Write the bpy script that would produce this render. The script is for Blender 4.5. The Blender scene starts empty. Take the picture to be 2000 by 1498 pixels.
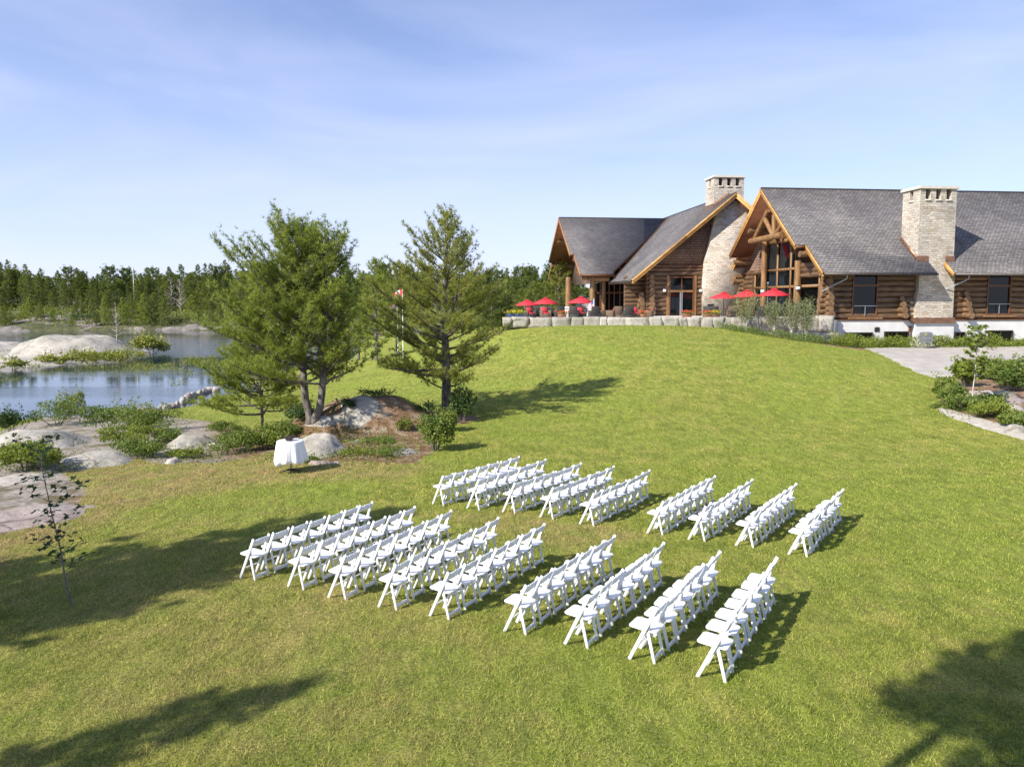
import bpy, bmesh, math, random
import numpy as np
from mathutils import Matrix, Vector
R=math.radians
sc=bpy.context.scene
col=sc.collection
# ------------------------------------------------------------------ camera
F_PX=1450.0; YH=588.0; PITCH=R(4.8); ZC=7.0       # water surface is z=0, drone camera 7 m above it
cd=bpy.data.cameras.new('camera'); cam=bpy.data.objects.new('camera',cd); col.objects.link(cam)
cam.location=(0,0,ZC); cam.rotation_euler=(R(90)-PITCH,0,0)
cd.sensor_width=36; cd.lens=F_PX/2000*36; cd.shift_y=-(749-(YH+F_PX*math.tan(PITCH)))/2000
cd.clip_start=.2; cd.clip_end=3000
sc.camera=cam
# ------------------------------------------------------------------ sky, sun, exposure
SUN_EL=R(38); SH=R(37)                               # shadows fall along (cos SH, sin SH)
w=bpy.data.worlds.new('World'); sc.world=w; w.use_nodes=True
nt=w.node_tree; nt.nodes.clear()
wo=nt.nodes.new('ShaderNodeOutputWorld'); bg=nt.nodes.new('ShaderNodeBackground')
sky=nt.nodes.new('ShaderNodeTexSky'); sky.sky_type='NISHITA'; sky.sun_disc=False
sky.sun_elevation=SUN_EL; sky.sun_rotation=math.atan2(-math.cos(SH),-math.sin(SH))
sky.air_density=1.0; sky.dust_density=0.25; sky.ozone_density=4.0; sky.altitude=200
bg.inputs['Strength'].default_value=0.12
tc=nt.nodes.new('ShaderNodeTexCoord'); mp=nt.nodes.new('ShaderNodeMapping')
mp.inputs['Scale'].default_value=(1.0,1.6,5.0); mp.inputs['Rotation'].default_value=(0,R(14),R(20))
nz=nt.nodes.new('ShaderNodeTexNoise'); nz.inputs['Scale'].default_value=1.5; nz.inputs['Detail'].default_value=9; nz.inputs['Roughness'].default_value=.55; nz.inputs['Distortion'].default_value=.5
rp=nt.nodes.new('ShaderNodeValToRGB'); rp.color_ramp.elements[0].position=.40; rp.color_ramp.elements[1].position=.74
rp.color_ramp.elements[0].color=(.06,.06,.06,1); rp.color_ramp.elements[1].color=(.40,.40,.40,1)
mx=nt.nodes.new('ShaderNodeMix'); mx.data_type='RGBA'; mx.inputs[7].default_value=(4.6,4.95,6.6,1)
L=nt.links.new
L(tc.outputs['Generated'],mp.inputs[0]); L(mp.outputs[0],nz.inputs['Vector']); L(nz.outputs[0],rp.inputs[0])
sx=nt.nodes.new('ShaderNodeSeparateXYZ'); L(tc.outputs['Generated'],sx.inputs[0]); mr=nt.nodes.new('ShaderNodeMapRange'); mr.inputs[1].default_value=0; mr.inputs[2].default_value=.38; mr.inputs[3].default_value=.6; mr.inputs[4].default_value=.04; L(sx.outputs[2],mr.inputs[0]); ad=nt.nodes.new('ShaderNodeMath'); ad.use_clamp=True; L(rp.outputs[0],ad.inputs[0]); L(mr.outputs[0],ad.inputs[1]); L(ad.outputs[0],mx.inputs[0]); tn=nt.nodes.new('ShaderNodeMix'); tn.data_type='RGBA'; tn.blend_type='MULTIPLY'; tn.inputs[0].default_value=1; tn.inputs[7].default_value=(.86,.845,.99,1); L(sky.outputs[0],tn.inputs[6]); L(tn.outputs[2],mx.inputs[6]); L(mx.outputs[2],bg.inputs[0]); L(bg.outputs[0],wo.inputs[0])
sl=bpy.data.lights.new('sun','SUN'); sl.energy=5.0; sl.angle=R(.53); sl.color=(1,.94,.84)
so=bpy.data.objects.new('sun',sl); col.objects.link(so)
so.rotation_euler=Vector((math.cos(SH)*math.cos(SUN_EL),math.sin(SH)*math.cos(SUN_EL),-math.sin(SUN_EL))).to_track_quat('-Z','Y').to_euler()
vs=sc.view_settings; vs.view_transform='Standard'; vs.look='None'; vs.exposure=.64; vs.gamma=1; vs.use_curve_mapping=False
# ------------------------------------------------------------------ helpers
_c,_s=math.cos(PITCH),math.sin(PITCH); V0=YH+F_PX*math.tan(PITCH)
def ray(u,v):
    x=(u-1000)/F_PX; z=-(v-V0)/F_PX; y=_c+z*_s; return x/y,(-_s+z*_c)/y
def at(u,v,d):
    rx,rz=ray(u,v); return np.array([rx*d,d,ZC+rz*d])
def uvof(p):
    x,y,z=p[0],p[1],p[2]-ZC; yy=y*_c-z*_s; zz=y*_s+z*_c; return 1000+F_PX*x/yy, V0-F_PX*zz/yy
def tag(o,label=None,cat=None,group=None,kind=None):
    if label: o['label']=label
    if cat: o['category']=cat
    if group: o['group']=group
    if kind: o['kind']=kind
    return o
def empty(name,loc,rz=0,label=None,cat=None,group=None):
    o=bpy.data.objects.new(name,None); col.objects.link(o); o.location=[float(c) for c in loc]; o.rotation_euler=(0,0,rz)
    return tag(o,label,cat,group)
def copy_tree(o,parent=None,sel=None):
    c=o.copy(); col.objects.link(c); c.parent=parent
    for ch in o.children: copy_tree(ch,c)
    return c
def nrm(a): return a/(np.linalg.norm(a,axis=-1,keepdims=True)+1e-9)
class G:
    def __init__(s): s.V=[];s.F=[];s.U=[];s.A=[];s.n=0
    def add(s,V,F,uv=None,a=None):
        V=np.asarray(V,float).reshape(-1,3)
        if isinstance(F,np.ndarray): fl=[F+s.n]
        else: fl=[np.asarray(f)[None,:]+s.n for f in F]
        s.V.append(V)
        k=0
        for f in fl:
            s.F.append(f); m=f.size
            s.U.append(np.zeros((m,2)) if uv is None else np.asarray(uv,float).reshape(-1,2)[(f-s.n).ravel()])
        s.A.append(np.full(len(V),.5) if a is None else np.asarray(a,float)*np.ones(len(V)))
        s.n+=len(V); return s
    def build(s,name,m,parent=None,smooth=False,loc=None):
        me=bpy.data.meshes.new(name)
        V=np.concatenate(s.V) if s.V else np.zeros((0,3))
        if loc is not None: V=V-np.asarray(loc,float)
        me.vertices.add(len(V)); me.vertices.foreach_set('co',V.ravel())
        tot=np.concatenate([np.full(f.shape[0],f.shape[1]) for f in s.F]); li=np.concatenate([f.ravel() for f in s.F])
        me.loops.add(len(li)); me.loops.foreach_set('vertex_index',li.astype(np.int32))
        me.polygons.add(len(tot)); st=np.concatenate([[0],np.cumsum(tot)[:-1]])
        me.polygons.foreach_set('loop_start',st.astype(np.int32)); me.polygons.foreach_set('loop_total',tot.astype(np.int32))
        uvl=me.uv_layers.new(name='UVMap'); uvl.data.foreach_set('uv',np.concatenate(s.U).ravel())
        at_=me.attributes.new('rnd','FLOAT','POINT'); at_.data.foreach_set('value',np.concatenate(s.A))
        if smooth: me.polygons.foreach_set('use_smooth',np.ones(len(tot),bool))
        me.update(); me.validate()
        me.materials.append(m)
        o=bpy.data.objects.new(name,me); col.objects.link(o)
        if parent is not None: o.parent=parent
        if loc is not None: o.location=[float(c) for c in loc]
        return o
    # shapes
    def box(s,lo,hi,M=None,a=None,uvs=1.0):
        lo=np.array(lo,float);hi=np.array(hi,float)
        fs=[((0,1),2,lo[2],1),((0,1),2,hi[2],0),((0,2),1,lo[1],0),((0,2),1,hi[1],1),((1,2),0,lo[0],1),((1,2),0,hi[0],0)]
        for (p,q),k,c,fl in fs:
            V=np.zeros((4,3)); V[:,k]=c
            V[:,p]=[lo[p],hi[p],hi[p],lo[p]]; V[:,q]=[lo[q],lo[q],hi[q],hi[q]]
            uv=V[:,[p,q]].copy()*uvs
            if M is not None: V=xf(M,V)
            s.add(V,np.array([[0,3,2,1]] if fl else [[0,1,2,3]]),uv,a)
        return s
    def bev(s,lo,hi,b,M=None,a=None,seg=1):
        bm=bmesh.new(); bmesh.ops.create_cube(bm,size=1)
        lo=np.array(lo,float);hi=np.array(hi,float)
        for v in bm.verts: v.co=Vector(((lo+hi)/2+np.array(v.co)*(hi-lo)))
        bmesh.ops.bevel(bm,geom=bm.edges[:],offset=b,segments=seg,affect='EDGES',profile=.5)
        bm.verts.index_update(); V=np.array([v.co for v in bm.verts]); Fs=[[v.index for v in f.verts] for f in bm.faces]; bm.free()
        if M is not None: V=xf(M,V)
        s.add(V,Fs,None,a); return s
    def tube(s,P,r,n=8,cap=True,a=None,uvl=False):
        P=np.asarray(P,float); m=len(P); r=np.ones(m)*r
        T=np.gradient(P,axis=0); T=nrm(T)
        ref=np.array([0,0,1.]) if abs(T[0][2])<.9 else np.array([1.,0,0])
        X=nrm(np.cross(ref,T)); 
        for i in range(1,m):
            if np.dot(X[i],X[i-1])<0: X[i]=-X[i]
        Y=np.cross(T,X)
        an=np.linspace(0,2*np.pi,n,endpoint=False)
        V=(P[:,None]+r[:,None,None]*(np.cos(an)[None,:,None]*X[:,None]+np.sin(an)[None,:,None]*Y[:,None])).reshape(-1,3)
        i=np.arange(m-1)[:,None]*n; j=np.arange(n)[None,:]; j2=(j+1)%n
        Q=np.stack([i+j,i+j2,i+n+j2,i+n+j],-1).reshape(-1,4)
        s.add(V,Q,None,a)
        if cap:
            s.n-=0
            c0=V[:n];c1=V[-n:]
            s.add(c0,np.arange(n)[::-1][None,:],None,a); s.add(c1,np.arange(n)[None,:],None,a)
        return s
    def lathe(s,prof,n=16,c=(0,0,0),a=None,wob=None):
        prof=np.asarray(prof,float); m=len(prof); an=np.linspace(0,2*np.pi,n,endpoint=False)
        rr=prof[:,0][:,None]*np.ones(n)
        if wob is not None: rr=rr*wob(an[None,:],prof[:,1][:,None])
        V=np.stack([c[0]+rr*np.cos(an),c[1]+rr*np.sin(an),c[2]+prof[:,1][:,None]*np.ones(n)],-1).reshape(-1,3)
        i=np.arange(m-1)[:,None]*n; j=np.arange(n)[None,:]; j2=(j+1)%n
        s.add(V,np.stack([i+j,i+j2,i+n+j2,i+n+j],-1).reshape(-1,4),None,a); return s
def xf(M,V):
    M=np.array(M); V=np.asarray(V,float); return V@M[:3,:3].T+M[:3,3]
# value noise
def _h(ix,iy,iz,sd):
    n=(ix*374761393+iy*668265263+iz*2147483647+sd*1274126177)&0xffffffff
    n=((n^(n>>13))*1274126177)&0xffffffff; n=(n^(n>>16))&0xffffffff
    return n/4294967295.0
def vn(P,sc_=1.,sd=0):
    P=np.asarray(P,float)*sc_
    if P.shape[-1]==2: P=np.concatenate([P,np.zeros(P.shape[:-1]+(1,))],-1)
    i=np.floor(P).astype(np.int64); f=P-i; f=f*f*(3-2*f); o=0
    for dx in (0,1):
        for dy in (0,1):
            for dz in (0,1):
                wt=(f[...,0] if dx else 1-f[...,0])*(f[...,1] if dy else 1-f[...,1])*(f[...,2] if dz else 1-f[...,2])
                o=o+wt*_h(i[...,0]+dx,i[...,1]+dy,i[...,2]+dz,sd)
    return o
def fbm(P,sc_=1.,sd=0,oc=4):
    o=0;a=.5
    for k in range(oc): o=o+a*(vn(P,sc_*2**k,sd+k)-.5)*2; a*=.5
    return o
def sstep(a,b,x):
    t=np.clip((x-a)/(b-a),0,1); return t*t*(3-2*t)
def sdpoly(P,poly):
    P=np.asarray(P,float); poly=np.asarray(poly,float)[:,:2]; a=poly; b=np.roll(poly,-1,0)
    d=np.full(len(P),1e9); ins=np.zeros(len(P),bool)
    for p,q in zip(a,b):
        e=q-p; w_=P-p; t=np.clip((w_@e)/(e@e+1e-12),0,1); d=np.minimum(d,np.linalg.norm(w_-t[:,None]*e,axis=1))
        c=((p[1]<=P[:,1])&(P[:,1]<q[1]))|((q[1]<=P[:,1])&(P[:,1]<p[1]))
        with np.errstate(divide='ignore',invalid='ignore'):
            xx=p[0]+(P[:,1]-p[1])/(q[1]-p[1]+1e-15)*e[0]
        ins^=c&(P[:,0]<xx)
    return np.where(ins,d,-d)
# ------------------------------------------------------------------ node materials
def newmat(name):
    m=bpy.data.materials.new(name); m.use_nodes=True; n=m.node_tree; b=n.nodes['Principled BSDF']; return m,n,b
def N(n,t,**k):
    o=n.nodes.new('ShaderNode'+t)
    for a,v in k.items():
        if a.startswith('i_'): o.inputs[a[2:].replace('_',' ')].default_value=v
        else: setattr(o,a,v)
    return o
def ramp(n,fac,stops):
    r=n.nodes.new('ShaderNodeValToRGB'); e=r.color_ramp.elements
    while len(e)<len(stops): e.new(.5)
    for x,(p,c) in zip(e,stops): x.position=p; x.color=(*c,1) if len(c)==3 else c
    n.links.new(fac,r.inputs[0]); return r.outputs[0]
def mixc(n,f,a,b,bt='MIX'):
    m=n.nodes.new('ShaderNodeMix'); m.data_type='RGBA'; m.blend_type=bt
    for i,x in ((0,f),(6,a),(7,b)):
        if hasattr(x,'links') or hasattr(x,'is_linked'): n.links.new(x,m.inputs[i])
        else: m.inputs[i].default_value=(x if i==0 else (*x,1))
    return m.outputs[2]
def mth(n,op,a,b=None,c=None,clamp=False):
    m=n.nodes.new('ShaderNodeMath'); m.operation=op; m.use_clamp=clamp
    for i,x in enumerate((a,b,c)):
        if x is None: continue
        if hasattr(x,'is_linked'): n.links.new(x,m.inputs[i])
        else: m.inputs[i].default_value=x
    return m.outputs[0]
def coord(n,kind='Object',scale=(1,1,1),rot=(0,0,0)):
    t=n.nodes.new('ShaderNodeTexCoord')
    if kind=='World': src=n.nodes.new('ShaderNodeNewGeometry').outputs['Position']
    else: src=t.outputs[kind]
    m=n.nodes.new('ShaderNodeMapping'); m.inputs['Scale'].default_value=scale; m.inputs['Rotation'].default_value=rot
    n.links.new(src,m.inputs[0]); return m.outputs[0]
def noise(n,vec,scale,detail=4,rough=.55,dist=0):
    o=N(n,'TexNoise'); o.inputs['Scale'].default_value=scale; o.inputs['Detail'].default_value=detail; o.inputs['Roughness'].default_value=rough; o.inputs['Distortion'].default_value=dist
    n.links.new(vec,o.inputs['Vector']); return o.outputs[0]
def bump(n,b,h,strength=.5,dist=.02):
    o=N(n,'Bump'); o.inputs['Strength'].default_value=strength; o.inputs['Distance'].default_value=dist
    n.links.new(h,o.inputs['Height']); n.links.new(o.outputs[0],b.inputs['Normal'])
def simple(name,c1,c2,scale=3,rough=.6,bs=0,bscale=20,kind='Object',stretch=(1,1,1),detail=5,metal=0,spec=.5,lo=.35,hi=.65,dist=.02):
    m,n,b=newmat(name); v=coord(n,kind,stretch); f=noise(n,v,scale,detail)
    n.links.new(ramp(n,f,[(lo,c1),(hi,c2)]),b.inputs['Base Color'])
    b.inputs['Roughness'].default_value=rough; b.inputs['Metallic'].default_value=metal; b.inputs['Specular IOR Level'].default_value=spec
    if bs: bump(n,b,noise(n,v,bscale,4),bs,dist)
    return m
def foliage(name,c1,c2,c3=None,trans=.3,rough=.55,vs_=1.2):
    m,n,b=newmat(name); at_=N(n,'Attribute',attribute_name='rnd')
    v=coord(n,'Object'); f=noise(n,v,vs_,3)
    c=ramp(n,at_.outputs['Fac'],[(0,c1),(.75,c2)]+([(1,c3)] if c3 else []))
    c=mixc(n,mth(n,'MULTIPLY',f,.3),c,tuple(x*.6 for x in c1))
    n.links.new(c,b.inputs['Base Color']); b.inputs['Roughness'].default_value=rough; b.inputs['Specular IOR Level'].default_value=.3
    t=N(n,'BsdfTranslucent'); n.links.new(mixc(n,.5,c,(c2[0]*1.3,c2[1]*1.2,c2[2]*.5)),t.inputs[0])
    ms=N(n,'MixShader'); ms.inputs[0].default_value=trans; o=n.nodes['Material Output']
    n.links.new(b.outputs[0],ms.inputs[1]); n.links.new(t.outputs[0],ms.inputs[2]); n.links.new(ms.outputs[0],o.inputs[0])
    return m
MT={}
MT['white']=simple('white_resin',(.80,.81,.83),(.84,.84,.85),6,.38)
MT['cloth']=simple('white_cloth',(.82,.83,.86),(.86,.86,.88),4,.85)
MT['blackmetal']=simple('black_metal',(.02,.02,.022),(.035,.035,.035),8,.45)
MT['bark']=simple('pine_bark',(.06,.05,.042),(.24,.21,.175),9,.9,1.0,22,stretch=(1,1,.35),dist=.04)
MT['greybark']=simple('grey_bark',(.10,.09,.075),(.22,.20,.18),9,.9,.8,30)
MT['birch']=simple('pale_bark',(.35,.32,.27),(.55,.52,.46),9,.8)
MT['needle']=foliage('pine_needles',(.15,.205,.04),(.33,.40,.075),(.44,.48,.11),.48)
MT['needle2']=foliage('yellow_pine_needles',(.17,.20,.045),(.36,.39,.085),(.45,.44,.12),.48)
MT['needle3']=foliage('dark_needles',(.08,.12,.03),(.18,.235,.05),(.26,.29,.07),.4)
MT['needle4']=foliage('mid_needles',(.11,.155,.035),(.25,.30,.06),(.33,.34,.085),.4)
MT['leaf']=foliage('shrub_leaf',(.065,.115,.02),(.185,.255,.045),(.28,.32,.07),.35)
MT['leafdark']=foliage('dark_leaf',(.025,.055,.015),(.065,.115,.026),(.12,.17,.036),.3)
MT['leafyel']=foliage('yellow_leaf',(.10,.14,.02),(.22,.28,.04),(.32,.34,.06),.35)
MT['sage']=foliage('sage_leaf',(.14,.17,.07),(.27,.30,.14),(.36,.37,.2),.4)
MT['heath']=foliage('rusty_leaf',(.10,.065,.02),(.20,.13,.045),(.25,.19,.06),.2)
MT['marsh']=foliage('marsh_leaf',(.14,.16,.025),(.29,.32,.055),(.40,.40,.08),.3)
def rockmat(name,c1,c2,c3,crack=True):
    m,n,b=newmat(name); v=coord(n,'World'); f=noise(n,v,.55,8,.62,.4); f2=noise(n,v,5,8,.65)
    c=ramp(n,f,[(.3,c1),(.5,c2),(.68,c3)]); c=mixc(n,mth(n,'MULTIPLY',ramp(n,f2,[(.4,(0,0,0)),(.62,(1,1,1))]),.4),c,tuple(x*.45 for x in c2))
    vo=N(n,'TexVoronoi'); vo.feature='DISTANCE_TO_EDGE'; vo.inputs['Scale'].default_value=.3
    vv=mixc(n,.22,v,noise(n,v,1.3,5)); vv2=n.nodes.new('ShaderNodeVectorMath'); vv2.operation='ADD'
    nn=N(n,'TexNoise'); nn.inputs['Scale'].default_value=.9; nn.inputs['Detail'].default_value=6; n.links.new(v,nn.inputs['Vector'])
    n.links.new(v,vv2.inputs[0]); n.links.new(nn.outputs['Color'],vv2.inputs[1]); n.links.new(vv2.outputs[0],vo.inputs['Vector'])
    ck=ramp(n,vo.outputs['Distance'],[(0,(0,0,0)),(.022,(1,1,1))])
    if crack: c=mixc(n,mth(n,'MULTIPLY',mth(n,'SUBTRACT',1,ck),ramp(n,noise(n,v,.8,4),[(.45,(0,0,0)),(.6,(.8,.8,.8))])),c,(.06,.05,.035))
    n.links.new(c,b.inputs['Base Color']); b.inputs['Roughness'].default_value=.85
    bump(n,b,mth(n,'ADD',mth(n,'MULTIPLY',ck,.3 if crack else 0),noise(n,v,7,9,.65)),.8,.06); return m
MT['rock']=rockmat('granite',(.24,.23,.18),(.40,.37,.315),(.50,.44,.39))
MT['rockpink']=rockmat('pink_granite',(.25,.20,.17),(.36,.29,.255),(.38,.35,.31))
MT['rockfar']=rockmat('shore_granite',(.09,.085,.075),(.18,.165,.145),(.29,.26,.235))
MT['boulder']=rockmat('quarry_stone',(.27,.25,.20),(.40,.37,.31),(.50,.47,.41),True)
# lawn colour shared by the ground sheet and the blades
def lawncol(n):
    v=coord(n,'World'); f1=noise(n,v,.16,5,.6,.6); f2=noise(n,v,1.1,6,.65,.3); f3=noise(n,v,15,5,.75)
    c=ramp(n,f2,[(.3,(.165,.21,.032)),(.5,(.25,.295,.046)),(.66,(.35,.345,.08))])
    c=mixc(n,ramp(n,f1,[(.42,(0,0,0)),(.62,(.75,.75,.75))]),c,(.235,.31,.04))
    c=mixc(n,ramp(n,f3,[(.5,(0,0,0)),(.68,(.6,.6,.6))]),c,(.46,.41,.16))
    dr=N(n,'Attribute',attribute_name='dry')
    dm=mth(n,'MULTIPLY',dr.outputs['Fac'],ramp(n,mth(n,'ADD',f2,mth(n,'MULTIPLY',f3,.5)),[(.55,(.15,.15,.15)),(.85,(1,1,1))]),clamp=True)
    c=mixc(n,dm,c,(.38,.295,.13)); return c,v
m,n,b=newmat('lawn_ground'); c,v=lawncol(n)
far=ramp(n,noise(n,coord(n,'World',(3.2,1,1)),1.5,7,.75),[(.38,(.68,.70,.72)),(.62,(1.22,1.2,1.15))])
c=mixc(n,1.0,c,far,'MULTIPLY')
nearf=noise(n,v,26,6,.8); c=mixc(n,1.0,c,ramp(n,nearf,[(.38,(.45,.45,.45)),(.6,(1.25,1.25,1.2))]),'MULTIPLY')
so_=N(n,'Attribute',attribute_name='soil')
f=noise(n,v,2.2,7,.7); lit=ramp(n,f,[(.3,(.13,.075,.04)),(.5,(.24,.15,.085)),(.62,(.36,.29,.22)),(.75,(.15,.18,.045))])
rz_=N(n,'Attribute',attribute_name='bare_rock'); rn=noise(n,v,.9,8,.65,.5); rn2=noise(n,v,6,8,.7)
rk=ramp(n,rn,[(.36,(.17,.14,.06)),(.44,(.28,.245,.19)),(.52,(.40,.36,.31)),(.64,(.46,.395,.345))]); rk=mixc(n,mth(n,'MULTIPLY',ramp(n,rn2,[(.42,(1,1,1)),(.55,(0,0,0))]),.55),rk,(.13,.11,.075))
lit=mixc(n,rz_.outputs['Fac'],lit,rk)
sf=mth(n,'MULTIPLY',mth(n,'ADD',so_.outputs['Fac'],mth(n,'MULTIPLY',mth(n,'SUBTRACT',noise(n,v,3,6,.7),.5),.9)),1,clamp=True)
c=mixc(n,ramp(n,sf,[(.4,(0,0,0)),(.6,(1,1,1))]),c,lit)
n.links.new(c,b.inputs['Base Color']); b.inputs['Roughness'].default_value=.95; b.inputs['Specular IOR Level'].default_value=.1
bump(n,b,mth(n,'ADD',noise(n,v,30,5,.8),mth(n,'MULTIPLY',noise(n,v,5,5,.7),1.5)),.9,.05)
MT['lawn']=m
m,n,b=newmat('grass_blades'); c,v=lawncol(n); at_=N(n,'Attribute',attribute_name='rnd')
c=mixc(n,1.0,c,ramp(n,at_.outputs['Fac'],[(0,(.5,.58,.5)),(.5,(1.05,1.08,.95)),(.8,(1.6,1.5,1.4)),(1,(2.0,1.8,1.9))]),'MULTIPLY')
n.links.new(c,b.inputs['Base Color']); b.inputs['Roughness'].default_value=.6; b.inputs['Specular IOR Level'].default_value=.25
t=N(n,'BsdfTranslucent'); n.links.new(c,t.inputs[0]); ms=N(n,'MixShader'); ms.inputs[0].default_value=.3
n.links.new(b.outputs[0],ms.inputs[1]); n.links.new(t.outputs[0],ms.inputs[2]); n.links.new(ms.outputs[0],n.nodes['Material Output'].inputs[0])
MT['blade']=m
MT['gravel']=simple('gravel',(.33,.295,.26),(.49,.45,.40),1.2,.95,.7,60,'World',detail=9,lo=.3,hi=.7)
MT['sand']=simple('pale_gravel',(.36,.32,.27),(.52,.48,.42),3,.95,.7,50,'World',detail=9,lo=.3,hi=.7)
MT['terrace']=simple('terrace_paving',(.38,.36,.33),(.5,.48,.44),1.2,.9,.3,20,'World')
MT['duff']=simple('forest_floor',(.06,.055,.02),(.15,.12,.05),.6,.95,.5,4,'World',detail=8)
m,n,b=newmat('lake_water'); v=coord(n,'World',(.55,2.2,1)); b.inputs['Base Color'].default_value=(.012,.03,.05,1)
b.inputs['Roughness'].default_value=.03; b.inputs['IOR'].default_value=1.333; b.inputs['Specular IOR Level'].default_value=.9
big=ramp(n,noise(n,coord(n,'World',(.02,.07,1)),1.0,3,.5),[(.45,(.15,.15,.15)),(.62,(1,1,1))])
sy=N(n,'SeparateXYZ'); n.links.new(coord(n,'World'),sy.inputs[0]); w1=N(n,'MapRange'); w1.inputs[1].default_value=90; w1.inputs[2].default_value=104; n.links.new(sy.outputs[1],w1.inputs[0]); w2=N(n,'MapRange'); w2.inputs[1].default_value=150; w2.inputs[2].default_value=136; n.links.new(sy.outputs[1],w2.inputs[0])
big=mth(n,'ADD',big,mth(n,'MULTIPLY',mth(n,'MULTIPLY',w1.outputs[0],w2.outputs[0]),4.5))
bump(n,b,mth(n,'MULTIPLY',mth(n,'ADD',noise(n,v,.9,5,.6),mth(n,'MULTIPLY',noise(n,v,4,3,.6),.3)),big),.11,.12); MT['water']=m
# building materials
def brickmat(name,cols,mort,bw,rh,rough=.85,bs=.7,ms=.012,tint=None,off=.5,sq=1,bias=0,nsc=4,dist=.03,distort=0):
    m,n,b=newmat(name); v=coord(n,'UV')
    if distort:
        nn=N(n,'TexNoise'); nn.inputs['Scale'].default_value=2.5; nn.inputs['Detail'].default_value=3; n.links.new(v,nn.inputs['Vector'])
        a=n.nodes.new('ShaderNodeVectorMath'); a.operation='MULTIPLY_ADD'; a.inputs[1].default_value=(distort,)*3
        n.links.new(nn.outputs['Color'],a.inputs[0]); n.links.new(v,a.inputs[2]); v=a.outputs[0]
    k=N(n,'TexBrick'); k.offset=off; k.squash=sq; n.links.new(v,k.inputs['Vector'])
    k.inputs['Color1'].default_value=(0,0,0,1); k.inputs['Color2'].default_value=(1,1,1,1); k.inputs['Mortar'].default_value=(.5,.5,.5,1)
    k.inputs['Scale'].default_value=1; k.inputs['Mortar Size'].default_value=ms; k.inputs['Brick Width'].default_value=bw; k.inputs['Row Height'].default_value=rh; k.inputs['Bias'].default_value=bias
    k.inputs['Mortar Smooth'].default_value=.3
    nf=noise(n,v,nsc,6,.7)
    c=ramp(n,k.outputs['Color'],cols); c=mixc(n,.45,c,ramp(n,nf,[(.3,tuple(x*.55 for x in cols[0][1])),(.7,tuple(min(1,x*1.35) for x in cols[-1][1]))]))
    big_=noise(n,v,.35,5,.6); c=mixc(n,1.0,c,ramp(n,big_,[(.35,(.76,.77,.80)),(.65,(1.18,1.15,1.12))]),'MULTIPLY')
    c=mixc(n,k.outputs['Fac'],c,mort); n.links.new(c,b.inputs['Base Color']); b.inputs['Roughness'].default_value=rough
    h=mth(n,'ADD',mth(n,'SUBTRACT',1,k.outputs['Fac']),mth(n,'MULTIPLY',nf,.6))
    bump(n,b,h,bs,dist); return m
MT['shingle']=brickmat('roof_shingles',[(0,(.085,.078,.078)),(.5,(.145,.132,.128)),(1,(.225,.212,.21))],(.035,.032,.032),.34,.2,.8,.8,.022,nsc=9,dist=.03)
MT['siding']=brickmat('cedar_shingle_siding',[(0,(.13,.07,.045)),(.5,(.21,.125,.085)),(1,(.30,.20,.14))],(.03,.018,.012),.2,.24,.85,.8,.02,nsc=8,dist=.04)
MT['stone']=brickmat('limestone_masonry',[(0,(.36,.31,.25)),(.12,(.42,.38,.31)),(.16,(.54,.49,.41)),(.5,(.60,.55,.47)),(.86,(.68,.63,.55)),(.93,(.40,.28,.15)),(1,(.44,.38,.30))],(.42,.38,.32),.5,.19,.9,1.0,.012,nsc=5,dist=.07,distort=.34)
MT['cap']=simple('stone_cap',(.50,.46,.39),(.60,.56,.48),3,.85,.3,12)
MT['log']=simple('stained_log',(.065,.035,.018),(.18,.108,.056),3.2,.5,.35,14,'World',stretch=(.35,.35,2.2),detail=7,dist=.02)
MT['logend']=simple('log_end_grain',(.11,.058,.026),(.25,.15,.075),5,.6,.3,14,'World')
MT['post']=simple('peeled_log_post',(.15,.075,.028),(.30,.17,.068),3,.5,.3,12,'World',stretch=(2.2,2.2,.35),detail=7)
MT['fascia']=simple('cedar_fascia',(.42,.21,.055),(.58,.32,.09),2,.5,.1,14,'World')
MT['soffit']=simple('wood_soffit',(.13,.045,.02),(.20,.075,.033),3,.6,.2,10,'World',stretch=(.3,4,1))
MT['trim']=simple('brown_window_trim',(.10,.04,.016),(.165,.07,.028),5,.5)
MT['darktrim']=simple('dark_bronze_trim',(.03,.024,.02),(.05,.04,.034),5,.4)
MT['copper']=simple('copper_flashing',(.22,.115,.07),(.34,.19,.12),4,.4,.1,10,metal=.6)
MT['stucco']=simple('white_stucco',(.60,.59,.57),(.70,.69,.67),1.2,.9,.15,40,'World')
m,n,b=newmat('dark_glass'); b.inputs['Base Color'].default_value=(.005,.007,.008,1); b.inputs['Roughness'].default_value=.04; b.inputs['Specular IOR Level'].default_value=.35
bump(n,b,noise(n,coord(n,'World'),1.0,2),.04,.05); MT['glass']=m
MT['red']=simple('red_canvas',(.50,.016,.03),(.58,.026,.04),3,.75)
MT['cushion']=simple('red_cushion',(.55,.03,.045),(.62,.05,.06),3,.8)
MT['wicker']=simple('brown_wicker',(.10,.065,.04),(.17,.12,.08),20,.8,.4,40)
MT['darkwicker']=simple('black_wicker',(.02,.02,.02),(.05,.045,.04),20,.7)
MT['pot']=simple('blue_glazed_pot',(.03,.06,.18),(.05,.09,.25),4,.3)
MT['clay']=simple('clay_pot',(.30,.12,.06),(.36,.16,.09),4,.7)
MT['yellow']=foliage('yellow_petals',(.55,.42,.02),(.75,.6,.03),(.8,.7,.1),.2)
MT['redpetal']=foliage('red_petals',(.55,.03,.02),(.7,.12,.05),(.8,.3,.1),.2)
MT['metal']=simple('brushed_metal',(.30,.32,.34),(.40,.42,.44),8,.4,metal=.5)
MT['whitepaint']=simple('white_paint',(.75,.75,.74),(.8,.8,.79),4,.5)
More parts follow.
